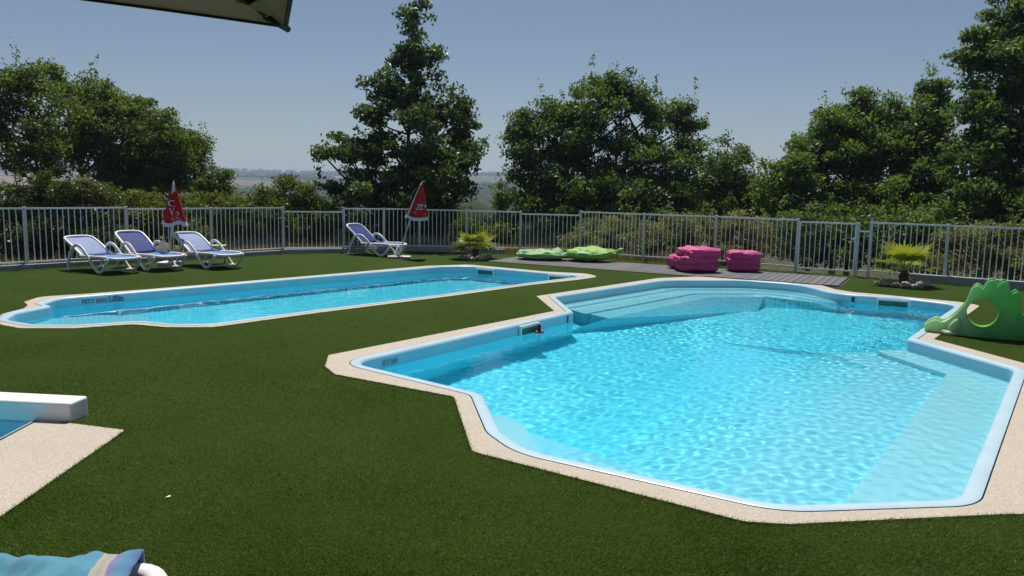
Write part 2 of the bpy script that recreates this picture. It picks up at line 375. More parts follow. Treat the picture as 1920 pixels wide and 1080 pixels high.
# long pool
sm_w_far = [(9, 600), (28, 588), (97, 574.5), (81, 569.5), (109, 560.5), (297, 545), (633, 516.5), (827, 500.5), (879, 499.7), (1027, 513), (1096, 517.8)]
sm_o_far = [(-6, 603), (2, 590), (45, 579), (52, 573), (45, 567), (75, 557), (150, 552.5), (297, 541.5), (633, 513.5), (800, 499), (879, 496.5), (1027, 510), (1100, 513.5), (1124, 519.5)]
sm_o_near = [(1085, 525), (996, 534.7), (840, 556.5), (600, 587), (400, 614.5), (310, 614.5), (250, 609), (140, 616.5), (37, 616.5), (2, 610)]
near = GP(sm_o_near)
SMALL_O = ccw(fillet(GP(sm_o_far) + near, [.4, .3, .05, .05, .05, .3] + [.3] * 7 + [.5] + [.3] + [.2] * 9, 4))
no = offset(ccw(GP(sm_o_far) + near), -.24)
allp = ccw(GP(sm_o_far) + near)
near_in = [no[allp.index(p)] for p in near[1:-1]]
SMALL_W = ccw(fillet(GP(sm_w_far) + near_in, [.5, .3, .12, .12, .35, .3, .3, .3, .5, .3, .3] + [.3] * len(near_in), 6))
# children's pool, mostly out of view to the left
k1, k2 = G(62, 790), G(5, 820); dk = (k2 - k1).normalized()
KID_W = ccw(fillet([k1, k1 + dk * 2.6, k1 + dk * 2.6 + Vector((-2.6, .2)), Vector((-7.2, 5.95))], [.02, .3, .3, .3], 4))
c1 = G(235, 808); dc = (G(5, 968) - c1).normalized()
KID_O = ccw(fillet([c1, c1 + dc * 3.4, c1 + dc * 3.4 + Vector((-4.2, .3)), Vector((-7.7, 6.2)), G(60, 786)], 0.03, 3))

# fence line (posts from left to right); the lawn ends at it
post_px = {'a': [(52, 503), (532, 474)], 'b': (645, 473), 'c': (786, 470.5)}
PA0, PA1 = G(52, 503), G(532, 474.5); PB = G(645, 473); PC = G(786, 470.5); PD1 = G(975, 475.5); PD2 = G(1087, 479.5)
PE = [PD2, G(1205, 489.5), G(1339, 497), G(1491, 509.5)]; PG1 = G(1603, 517.5); PF0 = G(1627, 519.5); PF1 = G(1769, 530.5)
dA = (PA0 - PA1).normalized(); dF = (PF1 - PF0).normalized()
LAWN = [PA0 + dA * 14, PA1, PB, PC, PD1, PD2, PE[1], PE[2], PE[3], PG1, PF0, PF1, PF1 + dF * 8, Vector((17, 3)), Vector((15, -12)), Vector((-16, -12)), Vector((-22, 0))]

# ------------------------------------------------------------------ terrain and lawn
bm = bmesh.new(); fill_loops(bm, [ccw(LAWN), BIG_O, SMALL_O, KID_O], 0.0); up_faces(bm)
lawn = bm_obj('lawn', bm, M['turf'], recalc=False); tag(lawn, kind='structure')

def terrain_h(x, y, r_out):                                       # r_out: metres beyond the lawn's edge
    d = r_out
    h = -.05 - .12 * min(d, 3) - .10 * max(0, min(d, 40) - 3) - .07 * max(0, min(d, 260) - 40)
    up = max(0, d - 300)
    h += 27.5 * min(1, up / 900) ** 1.1 * 1.0
    far = max(0, min(1, (d - 1100) / 1500)); h += (10 + 24) * far * far * (3 - 2 * far) 
    if d > 40: h += (mnoise.noise(Vector((x * .0016, y * .0016, 2.7))) * 13 + mnoise.noise(Vector((x * .006, y * .006, 5.1))) * 3) * min(1, (d - 40) / 500)
    return h
def build_terrain():
    C0 = Vector((0, 8)); P = ccw(LAWN); N = 360; rs = [0, .6, 1.5, 3, 5, 8, 12, 17, 24, 34, 48, 70, 100, 140, 190, 260, 340, 440, 560, 700, 860, 1040, 1250, 1500, 1800, 2150, 2600, 3100, 3700, 4500]
    V = np.zeros((N, len(rs), 3)); 
    for i in range(N):
        a = 2 * math.pi * i / N; d = Vector((math.sin(a), math.cos(a))); best = 1e9
        for k in range(len(P)):
            p, q_ = P[k], P[(k + 1) % len(P)]; e = q_ - p; den = d.x * e.y - d.y * e.x
            if abs(den) < 1e-9: continue
            w = p - C0; t = (w.x * e.y - w.y * e.x) / den; s = (w.x * d.y - w.y * d.x) / den
            if t > 0 and -1e-6 <= s <= 1 + 1e-6: best = min(best, t)
        for j, r in enumerate(rs):
            p = C0 + d * (best - .1 + r); V[i, j] = (p.x, p.y, terrain_h(p.x, p.y, r))
    F = []
    L = len(rs)
    for i in range(N):
        i2 = (i + 1) % N
        for j in range(L - 1): F.append((i * L + j, i * L + j + 1, i2 * L + j + 1, i2 * L + j))
    me = np_mesh('terrain', V.reshape(-1, 3), np.array(F)); o = mesh_obj('terrain', me, M['terrain'], None, True); tag(o, kind='structure')
    for p in me.polygons:
        if p.normal.z < 0: me.flip_normals(); break
    return o
build_terrain()
def ground_z(x, y):                                               # height of the bank behind the fence
    P = LAWN[:13]; d = 1e9; p = Vector((x, y))
    for a, b in zip(P, P[1:]):
        e = b - a; t = max(0, min(1, (p - a).dot(e) / e.length_squared)); d = min(d, (p - a - e * t).length)
    return terrain_h(x, y, d)

# ------------------------------------------------------------------ pools
def ring_obj(name, outer, inner, z, mat, parent, drop=.06):
    bm = bmesh.new(); fill_loops(bm, [outer, inner], z); up_faces(bm)
    for L in (outer, inner):
        a = [bm.verts.new((p.x, p.y, z)) for p in L]; b = [bm.verts.new((p.x, p.y, z - drop)) for p in L]; n = len(L)
        for i in range(n): bm.faces.new((a[i], a[(i + 1) % n], b[(i + 1) % n], b[i]))
    return bm_obj(name, bm, mat, parent, recalc=False)
def lip_obj(name, W, parent, width):
    prof = [(width, .010), (width - .015, .016), (.03, .012), (.008, .002), (0, -.02)]
    bm = bmesh.new(); rings = []
    for d, z in prof:
        rings.append([bm.verts.new((p.x, p.y, z)) for p in offset(W, d)])
    n = len(W)
    for a, b in zip(rings, rings[1:]):
        for i in range(n): bm.faces.new((a[i], a[(i + 1) % n], b[(i + 1) % n], b[i]))
    return bm_obj(name, bm, M['lip'], parent, smooth=True)
def wall_obj(W, parent, z0, z1=-.018):
    bm = bmesh.new(); n = len(W)
    a = [bm.verts.new((p.x, p.y, z1)) for p in W]; b = [bm.verts.new((p.x, p.y, z0)) for p in W]
    for i in range(n): bm.faces.new((a[i], b[i], b[(i + 1) % n], a[(i + 1) % n]))
    return bm_obj('wall', bm, M['wall'], parent, smooth=False, recalc=False)
caustic_receivers = []
WAVES = []
for _ in range(60):
    lam = float(np.exp(rng.uniform(math.log(.075), math.log(.6)))); th = rng.normal(R(35), R(55)); k = 2 * math.pi / lam
    WAVES.append((k * math.cos(th), k * math.sin(th), rng.uniform(0, 6.28), lam))
def water_obj(W, cell, amp, label, chop=None):
    P = offset(W, .04); xs = [p.x for p in P]; ys = [p.y for p in P]
    nx = int((max(xs) - min(xs)) / cell) + 2; ny = int((max(ys) - min(ys)) / cell) + 2
    X, Y = np.meshgrid(min(xs) + np.arange(nx) * cell, min(ys) + np.arange(ny) * cell, indexing='ij')
    ins = inside_np(P, X[:-1, :-1] + cell / 2, Y[:-1, :-1] + cell / 2)
    Z = np.zeros_like(X); wob = np.sin(X * 1.1 + 1) * np.cos(Y * .8) * .35 + np.sin(X * .37 - Y * .53) * .3 + .85
    for kx, ky, ph, lam in WAVES:
        if lam < 3 * cell: continue
        g_ = 1.0 if chop is None else (chop(X, Y) if lam < .22 else .30)
        Z += g_ * amp * (lam / .3) ** .75 * np.sin(kx * X + ky * Y + ph + .6 * np.sin(X * .9 + ph) + .6 * np.cos(Y * .7 - ph))
    Z *= wob
    idx = np.arange(nx * ny).reshape(nx, ny); I, J = np.nonzero(ins)
    F = np.stack([idx[I, J], idx[I + 1, J], idx[I + 1, J + 1], idx[I, J + 1]], 1)
    used, inv = np.unique(F, return_inverse=True)
    V = np.stack([X.ravel()[used], Y.ravel()[used], WATER_Z + Z.ravel()[used]], 1)
    me = np_mesh('water', V, inv.reshape(F.shape)); o = mesh_obj('water', me, M['water'], None, True)
    tag(o, label, None, None, 'structure'); o.cycles.is_caustics_caster = True
    return o
def step_obj(name, P, z, parent, z0, mat='step'):
    bm = bmesh.new(); extrude_poly(bm, ccw(P), z0, z)
    o = bm_obj(name, bm, M[mat], parent); caustic_receivers.append(o); return o
def make_pool(W, O, floor_z, label, cat, lipw=.11, sag=0):
    root = empty('swimming_pool', (0, 0, 0), 0, label, cat)
    ring_obj('coping', O, offset(W, lipw + .009), .008, M['coping'], root)
    lip_obj('pool_rim', W, root, lipw)
    w = wall_obj(W, root, WATER_Z - .012); caustic_receivers.append(w)
    w = wall_obj(W, root, floor_z, WATER_Z - .012); w.name = 'submerged_wall'; w.data.materials.clear(); w.data.materials.append(M['floor']); caustic_receivers.append(w)  # below water the wall takes a brighter colour in place of bounced light
    bm = bmesh.new(); fill_loops(bm, [W], floor_z); up_faces(bm)
    f = bm_obj('floor', bm, M['floor'], root, recalc=False); caustic_receivers.append(f)
    return root

big = make_pool(BIG_W, BIG_O, -1.15, 'large angular swimming pool with shallow corner steps beside the green slide', 'pool')
FZ = -1.15
# submerged steps; outlines overlap the wall so that no face is shared
def UW(L, z): return [G(x, y, WATER_Z) for x, y in L]             # outline as seen, taken at the water surface
n_right = (BW[10] - BW[11]).normalized(); nin = Vector((-n_right.y, n_right.x))
A_, B_ = BW[9], BW[10]; C_ = BW[11]; Dn = BW[12]
def inset(p, d): return p + d
dAB = (B_ - A_).normalized(); nAB = Vector((dAB.y, -dAB.x))       # wall under the slide: inward normal
if nAB.dot(C_ - A_) < 0: nAB = -nAB
dBC = (C_ - B_).normalized(); nBC = Vector((dBC.y, -dBC.x))
if nBC.dot(A_ - B_) < 0: nBC = -nBC
dCD = (Dn - C_).normalized(); nCD = Vector((-dCD.y, dCD.x))
if nCD.dot(A_ - C_) < 0: nCD = -nCD
def meet(p, d, q_, e):
    den = d.x * e.y - d.y * e.x; w = q_ - p; return p + d * ((w.x * e.y - w.y * e.x) / den)
def ell(w1, w2, ext0=0.0, cut=.0):                                # L-shaped ledge along the slide wall and the right-hand wall
    inner_corner = meet(A_ + nAB * w1, dAB, B_ + nBC * w2, dBC)
    return fillet([A_ - dAB * ext0 - nAB * .08, B_ - nAB * .08 - nBC * .08, C_ - nBC * .08 + dBC * .3, C_ + nBC * w2 + dBC * .3, inner_corner, A_ - dAB * ext0 + nAB * w1], [0, 0, 0, 0, .08, .1], 4)
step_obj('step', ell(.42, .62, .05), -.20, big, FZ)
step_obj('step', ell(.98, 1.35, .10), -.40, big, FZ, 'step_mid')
def ramp_obj(top, bot, z1, z0, parent, mat='tread'):             # sloping riser between two outlines
    bm_ = bmesh.new(); a = [bm_.verts.new((p.x, p.y, z1)) for p in top]; b = [bm_.verts.new((p.x, p.y, z0)) for p in bot]
    for i in range(len(a) - 1): bm_.faces.new((a[i], a[i + 1], b[i + 1], b[i]))
    o = bm_obj('slope', bm_, M[mat], parent, recalc=False)
    bm2 = o.data
    for p in bm2.polygons:
        if p.normal.z < 0: bm2.flip_normals(); break
    caustic_receivers.append(o); return o
def ell_edge(w1, w2, ext0): return [C_ + nBC * w2 + dBC * .3, meet(A_ + nAB * w1, dAB, B_ + nBC * w2, dBC), A_ - dAB * ext0 + nAB * w1, A_ - dAB * ext0 - nAB * .1]
w8 = (BW[8] - A_).normalized(); o8 = Vector((w8.y, -w8.x)); o8 = o8 if o8.dot(nAB) < 0 and o8.dot(B_ - A_) > 0 else (o8 if o8.dot(B_ - A_) > 0 else -o8)
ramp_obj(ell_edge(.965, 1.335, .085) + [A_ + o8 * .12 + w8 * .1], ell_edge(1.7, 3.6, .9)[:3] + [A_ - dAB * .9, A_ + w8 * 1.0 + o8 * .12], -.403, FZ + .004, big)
# steps across the far end
f0, f1, f2, f3, f4 = BW[2], BW[3], BW[4], BW[5], BW[6]
def far_band(w, ext):
    pts = [f0, f1, f2, f3, f4]; out = [p + Vector((.02, .1)) for p in pts]; inn = []
    P = [BW[1]] + pts + [BW[7]]
    for i in range(1, 6):
        e1 = (P[i] - P[i - 1]).normalized(); e2 = (P[i + 1] - P[i]).normalized()
        if i == 1: e1 = e2
        n = Vector((e1.y, -e1.x)) + Vector((e2.y, -e2.x)); n = n / max(n.length_squared, .5) * 2
        inn.append(P[i] + n * w)
    inn[0] = inn[0] - (f1 - f0).normalized() * .25; inn[-1] = f4 + (f4 - f3).normalized() * .1 + Vector((0, -.02)); inn[-2] = f3.lerp(inn[-2], .8)
    return out + fillet(inn, .25, 4)[::-1] if False else out + inn[::-1]
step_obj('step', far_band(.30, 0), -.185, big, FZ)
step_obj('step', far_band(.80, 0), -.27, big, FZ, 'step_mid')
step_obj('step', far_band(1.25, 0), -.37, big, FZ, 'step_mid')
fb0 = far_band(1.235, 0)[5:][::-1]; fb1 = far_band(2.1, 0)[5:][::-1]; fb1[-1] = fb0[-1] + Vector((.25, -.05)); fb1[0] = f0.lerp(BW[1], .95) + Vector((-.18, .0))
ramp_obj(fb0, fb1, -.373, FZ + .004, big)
# pale ledge in the near left notch, and a lower one beside it
P14, P15, P16 = BW[14], BW[15], BW[16]
led = [P16 + (P15 - P16) * .45 + Vector((-.1, 0)), P15 + Vector((-.1, -.05)), P14 + Vector((-.05, -.12)), P14 + Vector((.26, -.2)), G(1003, 826, WATER_Z), G(985, 797, WATER_Z), G(962, 781, WATER_Z), G(934, 772, WATER_Z)]
step_obj('step', led, -.19, big, FZ)
led2 = [P15 + Vector((-.1, 0)), P14 + Vector((-.05, -.15)), BW[13] + Vector((-.1, -.15)), BW[12] + Vector((-.2, -.12)), BW[12] + Vector((.1, .05)), G(1300, 880, WATER_Z), G(1100, 822, WATER_Z), G(1003, 790, WATER_Z)]
step_obj('step', led2, -.46, big, FZ, 'step_mid')

small = make_pool(SMALL_W, SMALL_O, -1.1, 'long narrow swimming pool beside the row of loungers', 'pool', .10)
SW = GP(sm_w_far)
step_obj('step', fillet([SW[0] + Vector((-.1, 0)), SW[1] + Vector((-.1, .1)), SW[2] + Vector((0, .05)), SW[2] + Vector((.5, .45)), SW[2] + Vector((1.25, .35)), SW[2] + Vector((1.5, -.25)), SW[2] + Vector((1.1, -.9)), SW[2] + Vector((.7, -1.5)), SW[0] + Vector((.9, -.5))], [0, 0, 0, .3, .4, .3, .3, 0, 0], 4), -.42, small, -1.1)
kid = make_pool(KID_W, KID_O, -.45, 'small wading pool with wide pebbled surround and low white wall', 'pool', .03)

def big_chop(X, Y):                                               # livelier small ripples over the shallow shelf
    d = (X - B_.x) * nBC.x + (Y - B_.y) * nBC.y
    t = np.clip((3.2 - d) / 2.2, 0, 1); t = t * t * (3 - 2 * t)
    d2 = np.hypot(X - 1.9, Y - 12.6); j = np.exp(-(d2 / 1.3) ** 2)
    return .46 + 3.1 * t + 1.0 * j
water_obj(BIG_W, .022, .00036, 'rippled turquoise water filling the large angular pool', big_chop)
water_obj(SMALL_W, .04, .00022, 'rippled turquoise water filling the long narrow pool')
water_obj(KID_W, .06, .0010, 'still blue water in the small wading pool')
for o in caustic_receivers: o.cycles.is_caustics_receiver = True

# low white wall at the wading pool's end
b0 = G(132, 793); wz = .15
bm = bmesh.new(); q4 = [b0, b0 + Vector((.02, .22)), Vector((-7.5, 6.25)), Vector((-7.5, 6.0))]
tp = [bm.verts.new((p.x, p.y, wz)) for p in q4]; bt = [bm.verts.new((p.x, p.y, -.45)) for p in q4]
bm.faces.new(tp); [bm.faces.new((tp[i], bt[i], bt[(i + 1) % 4], tp[(i + 1) % 4])) for i in range(4)]
wb = bm_obj('low_wall', bm, M['render'], None, True); bv = wb.modifiers.new('b', 'BEVEL'); bv.width = .02; bv.segments = 3; bv.harden_normals = True; bv.limit_method = 'ANGLE'; tag(wb, 'low white rendered wall block standing at the end of the wading pool', 'wall')

# ------------------------------------------------------------------ fittings in the pool walls
def on_wall(W0, W1, t):                                           # frame on a straight wall piece: point, direction, inward normal
    p = W0.lerp(W1, t); d = (W1 - W0).normalized(); return p, d
def skimmer(p, d, nrm, parent, w=.42, h=.13, top=-.015):
    rz = math.atan2(d.y, d.x); rot = Matrix.Rotation(rz, 3, 'Z'); c = p + nrm * .012; th = .035
    s = box_obj('skimmer', (c.x, c.y, top - h / 2 - .02), (w - .05, .012, h - .03), M['skim_dark'], parent, rot)
    bm = bmesh.new(); c2 = p + nrm * .022
    for dx, dz, sx, sz in ((0, top - th / 2, w, th), (0, top - h - th / 2, w, th), (-w / 2 + th / 2, top - h / 2 - th / 2, th, h - th + .0), (w / 2 - th / 2, top - h / 2 - th / 2, th, h - th)):
        box(bm, (c2.x + d.x * dx, c2.y + d.y * dx, dz), (sx, .03 + (.004 if sz == th else 0), sz), rot)
    f = bm_obj('frame', bm, M['plastic_white'], s)
    return s
def perp_in(d, toward, p):
    n = Vector((d.y, -d.x)); return n if n.dot(toward - p) > 0 else -n
cen = sum(BW, Vector((0, 0))) / len(BW); cens = sum(SMALL_W, Vector((0, 0))) / len(SMALL_W)
def px_on(W0, W1, x):                                             # parameter of a wall piece at an image column
    best = min(range(401), key=lambda k: abs(_colpx(W0.lerp(W1, k / 400)) - x)); return best / 400
def _colpx(p):
    v = Vector((p.x, p.y, -CAM_H)); return 960 + F_PX * v.dot(_r) / v.dot(_f)
t = px_on(BW[0], BW[1], 990); p, d = on_wall(BW[0], BW[1], t); n = perp_in(d, cen, p)
skimmer(p, d, n, big, .46)
dp = empty('dosing_float', (p.x + d.x * .12 + n.x * .10, p.y + d.y * .12 + n.y * .10, WATER_Z), 0, 'small red and black floating dispenser by the skimmer of the large pool', 'float')
bm = bmesh.new(); bmesh.ops.create_uvsphere(bm, u_segments=14, v_segments=8, radius=.075, matrix=Matrix.Diagonal((1, 1, .45, 1))); bm_obj('float_ring', bm, M['red_plastic'], dp, True)
tube_obj('grip', [(0, 0, .02), (0, 0, .06), (0, 0, .11)], [.03, .022, .026], M['dark_rubber'], dp, 10)
W0, W1 = BW[7], BW[8]; W00 = BW[6]
t = px_on(BW[6], BW[7], 1676); p, d = on_wall(BW[6], BW[7], t); n = perp_in(d, cen, p); skimmer(p, d, n, big, .55, .15)
# dark joint lines and stains
def wall_mark(name, W0, W1, x, w, h, mat, parent, z, dy=.006):
    t = px_on(W0, W1, x); p, d = on_wall(W0, W1, t); n = perp_in(d, cen if parent is big else cens, p); c = p + n * dy
    return box_obj(name, (c.x, c.y, z), (w, .006, h), mat, parent, Matrix.Rotation(math.atan2(d.y, d.x), 3, 'Z'))
wall_mark('joint', BW[0], BW[1], 1064, .035, .11, M['skim_dark'], big, -.075)
wall_mark('nozzle', BW[6], BW[7], 1600, .05, .09, M['dark_rubber'], big, -.07)
for x in (1652, 1706): wall_mark('joint', BW[6], BW[7], x - (4 if x < 1660 else -4), .02, .10, M['skim_dark'], big, -.075)
t = px_on(SW[8], SW[9], 911); p, d = on_wall(SW[8], SW[9], t); n = perp_in(d, cens, p); skimmer(p, d, n, small, .5, .13)
t = px_on(SW[9], SW[10], 1049); p, d = on_wall(SW[9], SW[10], t); n = perp_in(d, cens, p); skimmer(p, d, n, small, .5, .13)
def wall_text(body, W0, W1, x, size, mat, parent, z, bold=0, xs=1.0):
    t = px_on(W0, W1, x); p, d = on_wall(W0, W1, t); n = perp_in(d, cen if parent is big else cens, p)
    o = text_obj('lettering', body, size, mat, parent, .001, bold)
    if n.dot(Vector((0, -1))) < 0: d = -d
    X = Vector((d.x, d.y, 0)); Z = Vector((n.x, n.y, 0)); Y = Vector((0, 0, 1))
    if X.cross(Y).dot(Z) < 0: X = -X
    c = p + n * .005
    o.matrix_world = Matrix(((X.x * xs, Y.x, Z.x, c.x), (X.y * xs, Y.y, Z.y, c.y), (0, 1, 0, z), (0, 0, 0, 1)))
    return o
wall_text('PETIT BAIN', SW[4], SW[5], 177, .095, M['print_red'], small, -.085, .002, .78)
wall_text('1.00m', SW[4], SW[5], 217, .13, M['print_dark'], small, -.075, .004, .72)
wall_text('PETIT BAIN', BW[0], BW[1], 731, .085, M['print_faint'], big, -.085, .001, .55)

# ------------------------------------------------------------------ deck by the fence
DK0 = G(918, 490.5); dkd = (G(1345, 521.5) - DK0).normalized(); dkn = Vector((-dkd.y, dkd.x))
deck = empty('timber_deck', (DK0.x, DK0.y, 0), math.atan2(dkd.y, dkd.x), 'grey plank deck lying between the pools and the fence', 'deck')
DK_L, DK_W, PLK = 8.05, 1.75, .145
plk = bmesh.new(); box(plk, (0, DK_W / 2, .012), (PLK - .012, DK_W, .024)); bmesh.ops.bevel(plk, geom=plk.edges[:], offset=.003, segments=1, affect='EDGES')
pm = bpy.data.meshes.new('plank'); plk.to_mesh(pm); plk.free(); pm.materials.append(M['deck'])
for i in range(int(DK_L / PLK)):
    o = link(bpy.data.objects.new('plank', pm), deck); o.location = ((i + .5) * PLK, random.uniform(-.006, .006), .004 + random.uniform(0, .003))
box_obj('edging', (DK_L * .33, -.035, .008), (DK_L * .66, .045, .03), M['coping'], deck)
box_obj('under_sheet', (DK_L / 2, DK_W * .5, .003), (DK_L - .04, DK_W - .06, .003), M['edge_dark'], deck)  # one thin dark sheet under all the planks, showing through the gaps

# ------------------------------------------------------------------ fence
bar_bm = bmesh.new(); tube(bar_bm, [(0, 0, 0), (0, 0, 1)], .0095, 6); bar_me = bpy.data.meshes.new('bar'); bar_bm.to_mesh(bar_me); bar_bm.free(); bar_me.materials.append(M['rail'])
post_bm = bmesh.new(); box(post_bm, (0, 0, .5), (.06, .06, 1)); bmesh.ops.bevel(post_bm, geom=[e for e in post_bm.edges], offset=.004, segments=1, affect='EDGES')
post_me = bpy.data.meshes.new('post'); post_bm.to_mesh(post_me); post_bm.free(); post_me.materials.append(M['galva'])
def fence(name, pts, label, hs=1.2, z0=.10, first=True, last=True, cat='fence', group='runs of metal bar fencing round the lawn', bar_gap=.113, post_h=None):
    """pts: post feet; hs: height of the top rail, a number or one per panel"""
    a = pts[0]; root = empty(name, (a.x, a.y, 0), 0, label, cat, group)
    for i, p in enumerate(pts):
        if (i == 0 and not first) or (i == len(pts) - 1 and not last): continue
        o = link(bpy.data.objects.new('post', post_me), root); h = hs[min(i, len(hs) - 1)] if isinstance(hs, list) else hs
        if isinstance(hs, list) and i > 0: h = max(h, hs[i - 1])
        o.location = (p.x - a.x, p.y - a.y, -.02); o.scale = (1, 1, (post_h or h) + .055)
        e = (pts[min(i + 1, len(pts) - 1)] - pts[max(i - 1, 0)]); o.rotation_euler = (0, 0, math.atan2(e.y, e.x))
    for i, (p, q_) in enumerate(zip(pts, pts[1:])):
        h = hs[i] if isinstance(hs, list) else hs; d = q_ - p; L = d.length; d = d / L; m = (p + q_) / 2 - a; rot = Matrix.Rotation(math.atan2(d.y, d.x), 3, 'Z')
        box_obj('top_rail', (m.x, m.y, h), (L - .065, .04, .035), M['rail'], root, rot)
        box_obj('bottom_rail', (m.x, m.y, z0), (L - .065, .035, .03), M['rail'], root, rot)
        n = max(2, round((L - .06) / bar_gap))
        for k in range(1, n):
            c = p + d * (.03 + (L - .06) * k / n) - a
            o = link(bpy.data.objects.new('bar', bar_me), root); o.location = (c.x, c.y, z0 + .012); o.scale = (1, 1, h - z0 - .024)
            o.rotation_euler = (random.gauss(0, .004), random.gauss(0, .004), 0)
    return root
stepA = (PA1 - PA0) / 3
fence('metal_fence', [PA0 - stepA * 2, PA0 - stepA, PA0, PA0 + stepA, PA0 + stepA * 2, PA1], 'pale metal bar fence running behind the row of three loungers', [1.21] * 3 + [1.18, 1.18], .13)
fence('metal_fence', [PA1, PB], 'short lower panel of metal bar fence beside the single lounger', 1.08, .13, False, False)
fence('metal_fence', [PB, PB.lerp(PC, .52), PC], 'grey metal bar fence behind the single lounger and leaning parasol', 1.17, .15, True, True)
fence('metal_fence', [PC, PC.lerp(PD1, .47), PD1, PD2], 'metal bar fence behind the small palm at the lawn corner', [1.16, 1.15, 1.10], .15, False, False)
fence('metal_fence', PE, 'metal bar fence standing behind the deck and its cushions', 1.2, .12, True, True)
gate = fence('metal_gate', [PE[3] + (PG1 - PE[3]).normalized() * .04, PG1], 'metal bar gate at the end of the deck', 1.16, .10, False, False, 'gate', None)
box_obj('stile', tuple((PG1 - PE[3]).normalized() * 0) + (.62,), (.04, .04, 1.08), M['rail'], gate, Matrix.Rotation(math.atan2((PG1 - PE[3]).y, (PG1 - PE[3]).x), 3, 'Z'))
gv = PG1 - gate.location.to_2d(); box_obj('stile', (gv.x * .965, gv.y * .965, .62), (.04, .04, 1.08), M['rail'], gate, Matrix.Rotation(math.atan2((PG1 - PE[3]).y, (PG1 - PE[3]).x), 3, 'Z'))
box_obj('latch', (gv.x * .93, gv.y * .93 - .03, .82), (.10, .05, .05), M['galva'], gate, Matrix.Rotation(math.atan2((PG1 - PE[3]).y, (PG1 - PE[3]).x), 3, 'Z'), .006)
fence('metal_fence', [PG1, PF0], 'narrow low filler panel of fence between gate post and corner post', 1.0, .12, True, False, post_h=1.16)
fence('metal_fence', [PF0, PF1, PF1 + (PF1 - PF0), PF1 + (PF1 - PF0) * 2], 'metal bar fence behind the palm and the green slide', 1.2, .14, True, True)
def kerb(pts, label, h=.11, off=.10, w=.14):
    root = empty('concrete_kerb', (pts[0].x, pts[0].y, 0), 0, label, 'kerb', 'low kerbs under the fence')
    for p, q_ in zip(pts, pts[1:]):
        d = q_ - p; L = d.length; d = d / L; n = Vector((d.y, -d.x)); m = (p + q_) / 2 + n * off - pts[0]
        box_obj('kerb_block', (m.x, m.y, h / 2 - .02), (L + .02 * random.random(), w, h + .04), M['kerb'], root, Matrix.Rotation(math.atan2(d.y, d.x), 3, 'Z'), .008)
kerb([PA0 - stepA * 2, PA0 - stepA, PA0, PA0 + stepA, PA0 + stepA * 2, PA1], 'low concrete kerb behind the row of three loungers', .09)
kerb([PA1, PB, PC], 'low concrete kerb behind the single lounger', .11)
kerb([PC, PC.lerp(PD1, .5), PD1 - (PD1 - PC) * .15], 'low concrete kerb behind the small palm at the lawn corner', .12)
kerb([PF0 + dF * .9, PF1, PF1 + (PF1 - PF0), PF1 + (PF1 - PF0) * 2], 'low concrete kerb behind the green slide', .16, .12)

